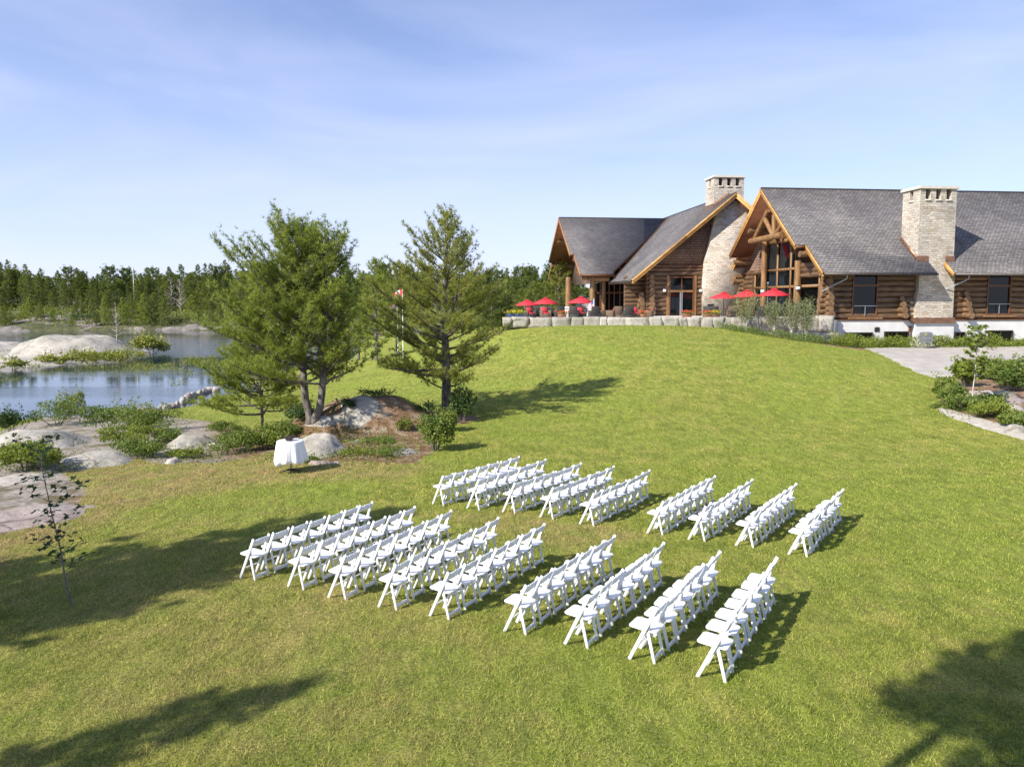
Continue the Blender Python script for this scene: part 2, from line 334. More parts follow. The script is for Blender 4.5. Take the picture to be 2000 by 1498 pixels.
MT['flagred']=simple('flag_red',(.6,.02,.03),(.66,.03,.04),3,.8)
MT['flagblue']=simple('flag_blue',(.03,.12,.4),(.05,.16,.5),3,.8)
MT['drift']=simple('dead_wood',(.30,.26,.22),(.45,.40,.35),6,.9,.4,30)
# ------------------------------------------------------------------ terrain
CP=[(-5,14.5,-5.06),(-2.5,16,-5.13),(0,12,-5.01),(2.3,10,-4.75),(4.3,13.5,-4.98),(-3,18,-5.08),(-2,20.5,-5.1),(1.5,18.5,-5.2),(5.3,16,-5.12),(7,20,-5.2),(1,24,-5.08),(4,22,-5.15),(-1,9,-4.85),(-6,12,-5.03),
 (0,4,-4.7),(8,2,-4.6),(-8,4,-4.8),(-16,6,-5.0),(16,4,-4.5),(0,-10,-4.5),(-25,-10,-5.3),(25,-10,-4.2),(-30,8,-5.8),(30,10,-4.2)]
CT=[(570,925,5.2),(860,880,5.12),(872,812,4.95),(640,880,5.15),(540,880,5.4),(345,818,6.6),(450,790,6.4),(600,765,6.1),(345,797,6.85),(420,771,6.85),(300,812,6.85),(480,745,6.7),(0,838,6.6),(60,826,6.7),(110,818,6.8),(190,816,6.85),(235,798,7.3),(100,795,7.4),(330,776,7.35),(400,748,7.4),(0,865,5.5),(200,900,5.3),(400,905,5.3),(300,855,5.6),(430,850,5.6),(50,960,5.2),(0,1040,5.1),(140,1180,5.05),
 (150,835,6.3),(2000,850,4.7),(1830,795,4.5),(2000,1100,4.9),(2000,1300,4.8),(1650,800,4.7),(1300,800,4.7),(1300,700,3.3),(1100,660,2.4),(1100,634,1.8),(1200,634,1.8),(1300,633,1.72),(1380,637,1.9),(1450,642,2.2),(1560,662,2.9),(1640,672,3.35),(985,634,1.85),(1000,700,3.7),(1100,780,4.6),(1700,684,3.38),(1850,738,3.9),(1950,674,3.45),(2000,735,3.95),(2150,680,3.5),(1500,740,4.0),(700,700,5.6),(760,780,5.2)]
for u,v,h in CT:
    rx,rz=ray(u,v); d=h/-rz; CP.append((rx*d,d,-h))
CP+=[(-21,43.5,-6.95),(-24,50,-7.6),(-14,48,-6.4),(-24,60,-8.6),(-40,70,-9),(-60,60,-9),(-60,100,-9),(-40,110,-9),(-60,130,-9),(-40,130,-9),(-26,38,-7.4),(-40,36,-8),(-60,40,-9),(-30,25,-5.9),(-50,20,-7),(-17,62,-6.4),(-15,75,-6.3),(-15,95,-6.2),(-10,115,-4.5),(-4,70,-3.2),(0,85,-3.6),(-8,60,-5.0),(-3,57,-2.6),
 (10,57,-1.9),(20,57,-2.4),(10,75,-2.2),(25,80,-2.5),(40,80,-2.6),(65,80,-2.5),(5,100,-3),(30,120,-2),(60,125,-2),(0,125,-2.5),(45,58,-3.5),(65,55,-3.6),(60,30,-4.2),(45,40,-4.1),(65,0,-4),(40,-10,-4),(-60,-12,-6)]
CP=np.array(CP)
def _tps(A,B):
    d=np.linalg.norm(A[:,None,:2]-B[None,:,:2],axis=2); return np.where(d>0,d*d*np.log(d+1e-9),0)/100
K=_tps(CP,CP)+np.eye(len(CP))*.12; Pm=np.c_[np.ones(len(CP)),CP[:,:2]/30]
SOL=np.linalg.solve(np.block([[K,Pm],[Pm.T,np.zeros((3,3))]]),np.r_[CP[:,2],0,0,0])
MOUND=[]    # (x,y,rx,ry,rot,h)
def gz(x,y):
    x=np.atleast_1d(np.asarray(x,float)); y=np.atleast_1d(np.asarray(y,float)); P=np.stack([x.ravel(),y.ravel()],1); o=np.empty(len(P))
    for i in range(0,len(P),20000):
        Q=P[i:i+20000]; o[i:i+20000]=_tps(Q,CP)@SOL[:len(CP)]+np.c_[np.ones(len(Q)),Q/30]@SOL[len(CP):]
    o+=fbm(P,.25,5,3)*.05
    for mx_,my_,rx,ry,rt,h in MOUND:
        dx=P[:,0]-mx_;dy=P[:,1]-my_; c,s=math.cos(rt),math.sin(rt); q=np.sqrt(((dx*c+dy*s)/rx)**2+((-dx*s+dy*c)/ry)**2)+.12*fbm(P,.5,9,3)
        o+=h*(1-sstep(.15,1.0,q))
    return (o+ZC).reshape(x.shape)
def gp(u,v,dz=0,dmax=140):
    rx,rz=ray(u,v); d=np.linspace(4,dmax,1400); z=ZC+rz*d; g=gz(rx*d,d)+dz
    k=np.argmax(z<g); 
    if k==0: k=len(d)-1
    a,b=(z-g)[k-1],(z-g)[k]; t=a/(a-b+1e-9); dd=d[k-1]+t*(d[k]-d[k-1]); return np.array([rx*dd,dd,ZC+rz*dd])
def gpoly(pts): return np.array([gp(u,v)[:2] for u,v in pts])
def gz1(x,y): return float(gz(x,y)[0])
# rocky knoll under the pines
k1=gp(700,842); MOUND.append((k1[0]+.2,k1[1]+1.0,4.3,3.6,R(10),.85))
k2=gp(740,815); MOUND.append((k2[0]+.1,k2[1]+.6,2.4,1.8,R(0),.55))
k3=gp(600,850); MOUND.append((k3[0],k3[1]+1.2,2.4,2.4,0,.35))
xs=np.unique(np.round(np.r_[np.arange(-70,-26,1.5),np.arange(-26,27,.4),np.arange(27,76,1.5)],3)); ys=np.unique(np.round(np.r_[np.arange(-14,3,1.5),np.arange(3,48,.35),np.arange(48,140,1.0)],3))
XX,YY=np.meshgrid(xs,ys); ZZ=gz(XX,YY); NX,NY=len(xs),len(ys)
PXY=np.stack([XX.ravel(),YY.ravel()],1)
SOILP=gpoly([(0,905),(0,850),(60,822),(160,800),(260,806),(330,812),(470,838),(530,840),(600,806),(660,780),(720,772),(780,778),(815,795),(860,835),(845,880),(815,905),(760,904),(690,900),(640,905),(585,890),(540,880),(480,895),(420,905),(350,903),(310,905),(240,890),(180,915),(120,922),(170,960),(140,1000),(60,1030),(0,1045),(-80,1060),(-80,905)])
ROCKP=gpoly([(-200,1100),(-200,800),(60,780),(330,780),(400,820),(430,860),(440,905),(300,910),(100,1000),(-50,1080)])
BEDP=gpoly([(1832,790),(1845,745),(1880,738),(2000,722),(2150,700),(2150,930),(2000,850),(1880,812)])
BEDL=gpoly([(1400,636),(1420,641),(1500,655),(1560,664),(1620,675),(1680,684),(1700,676),(1640,664),(1560,650),(1480,640)])
def soilf(P):
    s=sstep(-.35,.35,sdpoly(P,SOILP)); s=np.maximum(s,sstep(-.3,.3,sdpoly(P,BEDP))); s=np.maximum(s,sstep(-.4,.2,sdpoly(P,BEDL)))
    tk=gp(872,812); r=np.hypot(P[:,0]-tk[0],P[:,1]-tk[1]); return np.maximum(s,(1-sstep(.8,2.0,r))*.9)
DRYP=gpoly([(-50,1050),(0,1045),(170,965),(130,920),(240,893),(420,908),(560,882),(700,905),(830,912),(760,930),(560,935),(400,960),(250,985),(140,1040),(0,1110),(-50,1130)])
DRY2=gpoly([(880,1010),(1000,1000),(1150,1022),(1260,1045),(1100,1075),(980,1040)])
DRY3=gpoly([(-50,1170),(300,1010),(700,1000),(900,1200),(1000,1500),(-50,1600)])
def dryf(P): return np.clip(np.maximum(np.maximum(sstep(-1.2,.5,sdpoly(P,DRYP)),.8*sstep(-.9,.6,sdpoly(P,DRY2))),.55*sstep(-4,3,sdpoly(P,DRY3))),.12,1)
soil=soilf(PXY); dry=dryf(PXY)
ii=np.arange(NY-1)[:,None]*NX+np.arange(NX-1)[None,:]
quads=np.stack([ii,ii+1,ii+NX+1,ii+NX],-1).reshape(-1,4)
g=G(); g.add(np.stack([XX.ravel(),YY.ravel(),ZZ.ravel()],1),quads)
lawn=tag(g.build('lawn',MT['lawn'],smooth=True),kind='structure')
for nme,val in (('dry',dry),('soil',soil),('bare_rock',sstep(-.8,.8,sdpoly(PXY,ROCKP)))):
    a=lawn.data.attributes.new(nme,'FLOAT','POINT'); a.data.foreach_set('value',val)
# lake
g=G(); g.add([(-900,25,0),(200,25,0),(200,900,0),(-900,900,0)],[(0,1,2,3)]); tag(g.build('lake',MT['water']),kind='structure')
# far shore land
def farz(X,Y):
    P=np.stack([X.ravel(),Y.ravel()],1)
    ysh=180+6*fbm(P*[1,0],.03,3,4)-9*np.exp(-((P[:,0]+47)/9)**2)-sstep(-44,-5,P[:,0])*78
    ysh=ysh-sstep(-60,-130,P[:,0])*6
    t=P[:,1]-ysh; rise=.5*sstep(0,1.6,t)+3.2*sstep(1,18,t)+4.5*sstep(14,90,t)+sstep(-20,30,P[:,0])*.6
    z=np.where(t<0,t*.15,rise*(.75+.5*vn(P,.06,31))+1.6*np.maximum(0,fbm(P,.12,8,4))*sstep(0,6,t)+.4)
    return z.reshape(X.shape)
fx=np.arange(-330,190,2.);fy=np.arange(96,460,2.); FX,FY=np.meshgrid(fx,fy); FZ=farz(FX,FY)
keep=None
ii=np.arange(len(fy)-1)[:,None]*len(fx)+np.arange(len(fx)-1)[None,:]; q=np.stack([ii,ii+1,ii+len(fx)+1,ii+len(fx)],-1).reshape(-1,4)
g=G(); g.add(np.stack([FX.ravel(),FY.ravel(),FZ.ravel()],1),q)
m,n,b=newmat('far_shore_ground'); v=coord(n,'World'); fz=noise(n,v,.09,7,.65,.5)
rk=ramp(n,noise(n,v,.35,8,.75),[(.38,(.05,.045,.035)),(.47,(.22,.19,.165)),(.62,(.38,.33,.30))]); c=mixc(n,ramp(n,fz,[(.44,(0,0,0)),(.5,(1,1,1))]),rk,ramp(n,noise(n,v,.7,6,.7),[(.35,(.035,.045,.015)),(.65,(.12,.12,.04))]))
ge=N(n,'NewGeometry'); sz=N(n,'SeparateXYZ'); n.links.new(ge.outputs['True Normal'],sz.inputs[0]); c=mixc(n,ramp(n,sz.outputs[2],[(.62,(1,1,1)),(.86,(0,0,0))]),c,ramp(n,noise(n,v,.4,7,.7),[(.35,(.07,.065,.055)),(.6,(.20,.175,.15)),(.75,(.30,.26,.23))]))
n.links.new(c,b.inputs['Base Color']); b.inputs['Roughness'].default_value=.95; bump(n,b,noise(n,v,.8,8,.7),1,.5); MT['farland']=m
tag(g.build('far_shore',MT['farland'],smooth=True),kind='structure')
# gravel drive, gravel edging
def sheet(name,poly,mt,step=.5,dz=.02,edge=.25,kind='structure'):
    lo=poly.min(0)-1;hi=poly.max(0)+1; x=np.arange(lo[0],hi[0],step);y=np.arange(lo[1],hi[1],step); X,Y=np.meshgrid(x,y); P=np.stack([X.ravel(),Y.ravel()],1)
    s=sdpoly(P,poly)+edge*fbm(P,1.2,4,3); Z=gz(X,Y).ravel()+dz-np.where(s<0,np.minimum(.2,-s*.25),0)
    nx=len(x); ii=np.arange(len(y)-1)[:,None]*nx+np.arange(nx-1)[None,:]; q=np.stack([ii,ii+1,ii+nx+1,ii+nx],-1).reshape(-1,4)
    q=q[(s[q]>-.5*step-.3).any(1)]; use=np.unique(q); mp_=np.full(len(P),-1); mp_[use]=np.arange(len(use))
    g=G(); g.add(np.c_[P,Z][use],mp_[q]); o=g.build(name,mt,smooth=True); tag(o,kind=kind); return o
sheet('driveway',gpoly([(1688,680),(1740,703),(1800,730),(1835,740),(1870,737),(1900,735),(2000,716),(2200,690),(2500,680),(2500,672),(2000,668),(1800,674)]),MT['gravel'],.5,.03)
sheet('gravel_path',gpoly([(1835,793),(1850,800),(1900,812),(1950,828),(2005,845),(2100,870),(2100,890),(2000,857),(1930,838),(1880,822),(1845,806)]),MT['sand'],.3,.03,.15)
# ------------------------------------------------------------------ grass
rng=np.random.default_rng(7)
def blades(d0,d1,dens,h,wd):
    Y=np.sqrt(rng.uniform(d0*d0,d1*d1,int(dens*.73*(d1*d1-d0*d0)))); X=rng.uniform(-.73,.73,len(Y))*Y; P=np.stack([X,Y],1)
    cl=vn(P,1.6,77)*.6+vn(P,6,78)*.4
    k=(soilf(P)<.35+.3*vn(P,3,5))&(rng.random(len(P))<.55+.6*cl); 
    dp=sdpoly(P,DRIVEP); k&=dp<0
    P=P[k]; cl=cl[k]; n_=len(P); z=np.interp(0,[0],[0])+gz(P[:,0],P[:,1])
    a=rng.uniform(0,2*np.pi,n_); hh=h*rng.uniform(.45,1.25,n_)*(.6+.8*cl); w_=wd*rng.uniform(.6,1.3,n_); ln=rng.uniform(.2,1.1,n_)*hh; la=rng.uniform(0,2*np.pi,n_)
    B=np.c_[P,z-.008]; s=np.stack([np.cos(a)*w_/2,np.sin(a)*w_/2,0*a],1); tip=B+np.stack([np.cos(la)*ln,np.sin(la)*ln,hh],1)
    V=np.stack([B-s,B+s,tip],1).reshape(-1,3); r=rng.random(n_)**1.1
    return V,np.repeat(r,3),np.repeat(P,3,0)
DRIVEP=np.array([gp(u,v)[:2] for u,v in [(1688,680),(1835,740),(2200,700),(2500,680),(2500,668),(1700,668)]])
g=G(); PP=[]
for a_ in ((6.8,11,2300,.05,.0085),(11,16,1200,.052,.012),(16,23,600,.055,.018),(23,34,330,.05,.022),(34,55,110,.055,.034)):
    V,r,P=blades(*a_); g.add(V,np.arange(len(V)).reshape(-1,3),None,r); PP.append(P)
PP=np.concatenate(PP); gr=g.build('grass',MT['blade']); tag(gr,'short mown grass blades covering the sloping lawn','grass',kind='stuff')
a=gr.data.attributes.new('dry','FLOAT','POINT'); a.data.foreach_set('value',dryf(PP))
# ------------------------------------------------------------------ folding chairs
def chair_proto():
    r=empty('folding_chair',(0,0,0))
    W=.395; top=.785; xt=.37; mw=MT['white']
    def bar(p,q,wy,wt,nm,y,par=r,ba=.004):
        p=np.array([p[0],0,p[1]]);q=np.array([q[0],0,q[1]]); Lg=np.linalg.norm(q-p); z=(q-p)/Lg; x=np.cross([0,1,0],z); M=np.eye(4); M[:3,0]=x;M[:3,1]=[0,1,0];M[:3,2]=z; M[:3,3]=p+np.array([0,y,0])
        g=G(); g.bev((-wt/2,-wy/2,0),(wt/2,wy/2,Lg),ba,M); return g.build(nm,mw,par)
    for y in (.013,W-.013): bar((0,0),(xt,top),.026,.05,'leg',y)
    for y in (.042,W-.042): bar((.235,.47),(.352,0),.024,.043,'leg',y)
    g=G(); g.tube([(.096,.02,.205),(.096,W-.02,.205)],.013,8); g.build('stretcher',mw,r)
    g=G(); g.bev((.325,.05,.04),(.342,W-.05,.105),.004); g.build('rear_rail',mw,r)
    # curved back panel
    g=G(); ys_=np.linspace(.02,W-.02,9); sx=xt/top
    for i in range(8):
        y0,y1=ys_[i],ys_[i+1]; c0,c1=[.03*(1-((y-W/2)/(W/2-.02))**2) for y in (y0,y1)]
        q=[]
        for y,c in ((y0,c0),(y1,c1)):
            arch=.022*(1-((y-W/2)/(W/2-.02))**2)
            for z,o in ((.63,0),(.75+arch,0),(.75+arch,.016),(.63,.016)): q.append((z*sx+c-.012+o,y,z))
        g.add(q,[(0,1,5,4),(1,2,6,5),(2,3,7,6),(3,0,4,7),(0,3,2,1),(4,5,6,7)])
    g.build('backrest',mw,r)
    # padded seat
    M=np.array(Matrix.Translation((-.035,.03,.455))@Matrix.Rotation(R(3),4,'Y'))
    def rr(ins,z):
        a0,a1,b0,b1,c=ins,.40-ins,ins,.34-ins,.05; o=[]
        for cx,cy,s0 in ((a1-c,b1-c,0),(a0+c,b1-c,90),(a0+c,b0+c,180),(a1-c,b0+c,270)):
            for q in range(4): an=R(s0+q*30); o.append((cx+c*math.cos(an),cy+c*math.sin(an),z))
        return o
    Vs=rr(.006,-.014)+rr(0,-.006)+rr(0,.006)+rr(.010,.014); k=16; g=G(); g.add(xf(M,Vs),[tuple(range(k))[::-1],tuple(range(3*k,4*k))]+[(r_*k+i,r_*k+(i+1)%k,(r_+1)*k+(i+1)%k,(r_+1)*k+i) for r_ in range(3) for i in range(k)])
    g.build('seat',mw,r)
    for y in (.034,W-.034):
        g=G(); g.add([(.215,y-.006,.46),(.285,y-.006,.46),(.285,y-.006,.60),(.215,y+.006,.46),(.285,y+.006,.46),(.285,y+.006,.60)],[(0,1,2),(5,4,3),(0,3,4,1),(1,4,5,2),(2,5,3,0)]); g.build('hinge_bracket',mw,r)
    return r
ROWS=[((470.3,1129.2),(728.4,978.4)),((561.4,1147.2),(810,987.5)),((638.6,1166.6),(881.6,994.9)),((736.2,1184.6),(974.8,1008.8)),((836.6,1203),(1063.6,1021.3)),((986.4,1234),(1198.5,1043.5)),((1103.4,1259.5),(1297.5,1057.6)),((1230,1287.4),(1409,1074.4)),((1358.4,1320.4),(1520,1087)),
((844,984.3),(1014.9,890.7)),((910.7,992.5),(1066,895.5)),((982,1000.4),(1135,902.7)),((1055,1010),(1198.5,909.2)),((1131.3,1023.2),(1270.5,916.4)),((1263.2,1041.6),(1394.5,927.6)),((1346,1054.3),(1471.5,934.3)),((1438.4,1066),(1555.3,942.7)),((1538,1082.4),(1647.2,953.3))]
ORD=['front','second','third','fourth','fifth','sixth','seventh','eighth','back']
POS=['nearest','second from the near end','third from the near end','middle one','third from the far end','second from the far end','farthest']
proto=chair_proto(); first=True; rng=np.random.default_rng(3)
for k,(Fp,Tp) in enumerate(ROWS):
    Pn=gp(*Fp)[:2]; T=gp(*Tp,dz=.785)[:2]; d=T-Pn
    for _ in range(5):
        d=d/np.linalg.norm(d); bk=np.array([d[1],-d[0]]); d=T-bk*.36-Pn
    s=(np.linalg.norm(d)-.395)/6; d=d/np.linalg.norm(d); ang=math.atan2(d[0],d[1])
    for i in range(7):
        o=proto if first else copy_tree(proto); first=False
        c=Pn+d*(s*i+rng.uniform(-.012,.012))+bk*rng.uniform(-.03,.03); m_=c+d*.2+bk*.18
        o.location=(c[0],c[1],gz1(*m_)-.006); o.rotation_euler=(0,0,-ang+rng.uniform(-.045,.045))
        blk='near block' if k<9 else 'far block'
        tag(o,'white folding chair, %s, %s row, %s'%(POS[i],ORD[k%9],blk),'folding chair','white folding chairs set out in rows on the lawn')
# ------------------------------------------------------------------ cocktail table
tp=gp(568,922); TH=float((862-925)/-1450*tp[1])+.0
t=empty('pedestal_table',tp,0,'round pedestal table on a black four footed base under a white cloth','table')
g=G(); g.lathe([(.38,.93),(.38,.955),(0,.955)],32); g.add([(0,0,.93)],[]) if False else None
g.build('tabletop',MT['blackmetal'],t,True)
g=G(); g.tube([(0,0,.05),(0,0,.93)],.028,12); g.build('column',MT['metal'],t,True)
for k in range(4):
    an=R(20)+k*math.pi/2; g=G(); g.tube([(0,0,.09),(.12*math.cos(an),.12*math.sin(an),.07),(.34*math.cos(an),.34*math.sin(an),.02)],[.03,.024,.014],8); g.build('foot',MT['blackmetal'],t,True)
na=160; an=np.linspace(0,2*np.pi,na,endpoint=False); prof=[(.0,.975),(.2,.975),(.36,.974),(.385,.968),(.395,.95),(.40,.90),(.415,.8),(.43,.68),(.445,.55),(.455,.42),(.465,.32)]
rows=[]
for j,(r_,z_) in enumerate(prof):
    amp=max(0,(.93-z_))/.6; fo=np.sin(an*11+1.3*np.sin(an*2))*.055*amp+np.sin(an*5+.6)*.03*amp+np.sin(an*23)*.008*amp
    hem=(.035*np.sin(an*4+.5)+.02*np.sin(an*11+1.3*np.sin(an*2)+1))*amp if j>5 else 0
    rows.append(np.stack([(r_+fo)*np.cos(an),(r_+fo)*np.sin(an),z_+hem+0*an],1))
V=np.concatenate(rows); i=np.arange(len(prof)-1)[:,None]*na; j=np.arange(na)[None,:]; j2=(j+1)%na
g=G(); g.add(V,np.stack([i+j,i+na+j,i+na+j2,i+j2],-1).reshape(-1,4)); cl=g.build('tablecloth',MT['cloth'],None,True); cl.location=tp.tolist()
tag(cl,'white floor length cloth draped in folds over the round pedestal table','tablecloth')
sm=cl.modifiers.new('solid','SOLIDIFY'); sm.thickness=.004
c=empty('driftwood_planter',tp+[-.02,-.06,.977],0,'small dark planter of twigs and green leaves standing on the white cloth','planter')
g=G(); g.lathe([(.05,0),(.10,.02),(.12,.09),(.105,.15),(.09,.15)],14,wob=lambda a,z:1+.12*np.sin(a*5+z*20)); 
rg=np.random.default_rng(2)
for k in range(26):
    a0=rg.uniform(0,6.28); p=np.array([.11*math.cos(a0),.11*math.sin(a0),rg.uniform(.02,.16)]); q=p+np.array([-math.sin(a0),math.cos(a0),0])*.12+rg.normal(0,.03,3)+[0,0,.04]; g.tube([p,(p+q)/2+rg.normal(0,.012,3),q],.009,5)
g.build('container',simple('dark_driftwood',(.04,.03,.025),(.13,.09,.07),20,.9),c)
PL=c
# ------------------------------------------------------------------ plant builders
def leaves(g,P,size,rg,up=.4,jit=1.,star=False,asp=.55,a=None):
    n_=len(P)
    if n_==0: return
    nv=nrm(rg.normal(0,1,(n_,3))*[1,1,.7]+[-.25,-.2,up]); t=nrm(np.cross(nv,rg.normal(0,1,(n_,3)))); b=np.cross(nv,t); s=(size*rg.uniform(.6,1.3,n_))[:,None]
    rr=rg.random(n_) if a is None else np.clip(a+rg.normal(0,.18,n_),0,1)
    if star:
        pts=[(0,-.5),(.28,-.22),(.6,.05),(.25,.12),(0,.62),(-.25,.12),(-.6,.05),(-.28,-.22)]
        V=np.stack([P+t*s*x+b*s*y for x,y in pts],1).reshape(-1,3); g.add(V,np.arange(len(V)).reshape(-1,8),None,np.repeat(rr,8))
    else:
        V=np.stack([P-b*s*.5,P+t*s*asp*.5,P+b*s*.5,P-t*s*asp*.5],1).reshape(-1,3); g.add(V,np.arange(len(V)).reshape(-1,4),None,np.repeat(rr,4))
def needles(g,P,D,l,w_,k,rg,spread=.75):
    n_=len(P); P=np.repeat(P,k,0); D=np.repeat(D,k,0); rr=np.repeat(rg.random(n_),k)
    d=nrm(D*.8+rg.normal(0,spread,P.shape)); L_=(l*rg.uniform(.6,1.2,len(P)))[:,None]; s=nrm(np.cross(d,rg.normal(0,1,P.shape)))*w_/2
    V=np.stack([P-s,P+s,P+d*L_],1).reshape(-1,3); g.add(V,np.arange(len(V)).reshape(-1,3),None,np.repeat(np.clip(rr+rg.normal(0,.12,len(rr)),0,1),3))
def pinegen(seed,trunks,r0,zb,prof,nb,l=.16,w_=.03,k=9,dens=1.,asym=None,elev=(0,60),sub=7,bw=1.,core=True,tuftjit=.05):
    """trunks: polylines. prof(t)->branch length, t = height fraction. returns wood G, crown G (local coords)"""
    rg=np.random.default_rng(seed); wd=G(); cr=G(); TP=[];TD=[]
    for ti,T in enumerate(trunks):
        T=np.array(T,float); H=T[-1,2]; z=T[:,2]
        tt=np.linspace(0,1,24); Z=tt*H; C=np.stack([np.interp(Z,z,T[:,0]),np.interp(Z,z,T[:,1]),Z],1); C[1:-1,:2]+=rg.normal(0,.02,(22,2))*H/9
        rr=r0*(1-tt)**.85*.93+.012; rr[0]*=1.35; wd.tube(C,rr,9,False)
        n_=nb if np.isscalar(nb) else nb[ti]; ph=rg.uniform(0,6.28)
        for b in range(n_):
            t=zb+(1-zb)*max(0,(b+rg.uniform(-.4,.4))/n_)**.9; t=min(max(t,zb),.985)
            ph+=2.4+rg.normal(0,.35); Lb=prof(t)*rg.uniform(.72,1.15)
            if asym: Lb*=asym(ph,t,ti)
            if Lb<.12: continue
            p0=np.array([np.interp(t*H,Z,C[:,0]),np.interp(t*H,Z,C[:,1]),t*H]); e=R(elev[0]+(elev[1]-elev[0])*t**1.5+rg.normal(0,7))
            hd=np.array([math.cos(ph),math.sin(ph),0]); sd=np.array([-hd[1],hd[0],0]); s=np.linspace(0,1,8)
            cur=rg.normal(0,.12); up=rg.uniform(.05,.28)
            B=p0+np.outer(s*Lb*math.cos(e),hd)+np.outer(s*s*Lb*cur,sd)+np.outer(s*Lb*math.sin(e)+s**2.2*Lb*up,[0,0,1])
            br=max(.012,.028*Lb**.9)*(1-.8*s)*bw; wd.tube(B,br,5,False)
            ns=max(3,int(sub*Lb**.6)); 
            for q in range(ns):
                ss=rg.uniform(.22,1) if q else 1.; o=np.array([np.interp(ss,s,B[:,i]) for i in range(3)])
                sl_=Lb*(.42*(1.15-ss))*rg.uniform(.6,1.2)+.10; sg=1 if q%2 else -1
                dr=nrm(hd*rg.uniform(.5,1.)+sd*sg*rg.uniform(.4,1.)*(0 if q==0 else 1)+np.array([0,0,rg.uniform(.05,.6)+t*.7]))
                nt_=max(2,int(dens*sl_/.085)); x=np.linspace(.25,1,nt_)[:,None]
                tw=o+x*sl_*dr+x*x*np.array([0,0,.12*sl_]); 
                if sl_>.3 and bw>.5: wd.tube(np.array([o,tw[nt_//2],tw[-1]]),[.010*bw,.007*bw,.003],3,False)
                TP.append(tw+rg.normal(0,tuftjit,tw.shape)); TD.append(np.repeat((dr+[0,0,.45])[None],nt_,0))
        TP.append(np.array([[C[-1,0],C[-1,1],H+.05]])+rg.normal(0,.05,(6,3))); TD.append(np.tile([0,0,1.],(6,1)))
    TP=np.concatenate(TP);TD=nrm(np.concatenate(TD)); needles(cr,TP,TD,l,w_,k,rg)
    return wd,cr
def plant(name,loc,label,cat,parts,rz=0,group=None):
    e=empty(name,loc,rz,label,cat,group)
    for nm,g,m_ in parts: g.build(nm,MT[m_],e)
    return e
def bushG(seed,rx,ry,h,n_,size,star=False,clumps=9,stems=6,up=.4,holes=0,asp=.55):
    rg=np.random.default_rng(seed); g=G(); st=G()
    c=np.stack([rg.uniform(-1,1,clumps)*rx*.72,rg.uniform(-1,1,clumps)*ry*.72,rg.uniform(.35,.85,clumps)*h],1)
    for i in range(clumps):
        rr=np.array([rx,ry,h*.6])*rg.uniform(.28,.5); m_=max(3,int(n_/clumps)); d=nrm(rg.normal(0,1,(m_,3)))*rg.uniform(.45,1.05,(m_,1))**.6
        P=c[i]+d*rr; P=P[P[:,2]>.02]; leaves(g,P,size,rg,up,star=star,asp=asp,a=rg.uniform(.2,.85))
        if i<stems: st.tube([(c[i,0]*.2,c[i,1]*.2,-.05),(c[i]*[.6,.6,.5]),c[i]],[.018*h,.012*h,.005*h],4,False)
    for i in range(int(4+rx*5)):
        a=rg.uniform(0,6.28); q=np.array([math.cos(a)*rx*rg.uniform(.3,1.05),math.sin(a)*ry*rg.uniform(.3,1.05),h*rg.uniform(.8,1.3)]); o=q*[.5,.5,.35]; st.tube([o,(o+q)/2,q],[.008,.006,.003],4,False)
        P=np.concatenate([o+(q-o)*x+rg.normal(0,size*.9,(5,3)) for x in (.55,.7,.85,1)]); leaves(g,P,size*1.1,rg,.8,star=star,asp=asp,a=rg.uniform(.4,1))
    return g,st
def bush(name,u,v,wpx,hpx,label,mat='leaf',seed=1,n_=900,size=.07,star=False,clumps=12,cat='bush',group=None,deep=.8,asp=.55,stemmat='greybark',off=0):
    p=gp(u,v); k=p[1]/F_PX; rx=wpx*k/2; h=hpx*k; p=p+np.array([0,off+rx*deep*.5,0]); p[2]=gz1(p[0],p[1])
    g,st=bushG(seed,rx,rx*deep,h,n_,size,star,clumps,asp=asp)
    e=empty(name,p,0,label,cat,group); g.build('foliage',MT[mat],e)
    if st.n: st.build('stem',MT[stemmat],e)
    return e
# planter greenery
g=G(); rg=np.random.default_rng(5)
for k in range(16):
    a0=rg.uniform(0,6.28); p=np.array([0,0,.12]); q=p+[rg.uniform(.04,.14)*math.cos(a0)-.05,.1*math.sin(a0),rg.uniform(.08,.2)]
    leaves(g,np.array([p+(q-p)*x for x in (.4,.6,.8,1)]),.06,rg,.3)
g.build('foliage',MT['leafyel'],PL)
# ------------------------------------------------------------------ the pines on the knoll
bL=gp(612,822); bL[2]-=.1
def asL(ph,t,ti):
    x=math.cos(ph); return (1.28 if x<-.2 else .68+.35*t if x>.2 else .9)*(1.1 if ti==0 and x<0 else .95 if ti==1 and x<0 else 1.)
scL=bL[1]/F_PX
def tp_(pts,b): return [((u-b[0])*scL,dy,(b[1]-v)*scL) for u,v,dy in pts]
T1=tp_([(607,822,0),(597,770,0),(592,720,.1),(590,600,.2),(588,452,.2)],(612,822)); T2=tp_([(613,822,0),(627,790,-.1),(634,740,-.1),(634,680,0),(640,560,.2),(655,468,.3)],(612,822))
wd,cr=pinegen(11,[T1,T2],.165,.20,lambda t:3.1*(1-t)**.62*(.62+.38*min(1,t*3.2))+.35,[84,62],.18,.020,12,1.1,asL,(6,64),sub=10,bw=.8)
plant('pine_tree',bL,'tall green pine with two curving trunks on the brown knoll','pine tree',[('trunk',wd,'bark'),('crown',cr,'needle')])
bR=gp(872,806); bR[2]-=.1; kR=bR[1]/F_PX; HR=(806-418)*kR
def asR(ph,t,ti):
    x=math.cos(ph); return (1.18 if x<-.3 and t<.5 else 1.1 if x>.3 and t<.45 else .95)*(rng.choice([.65,.9,1.05,1.2]) if t<.5 else rng.choice([.8,.95,1.0]))
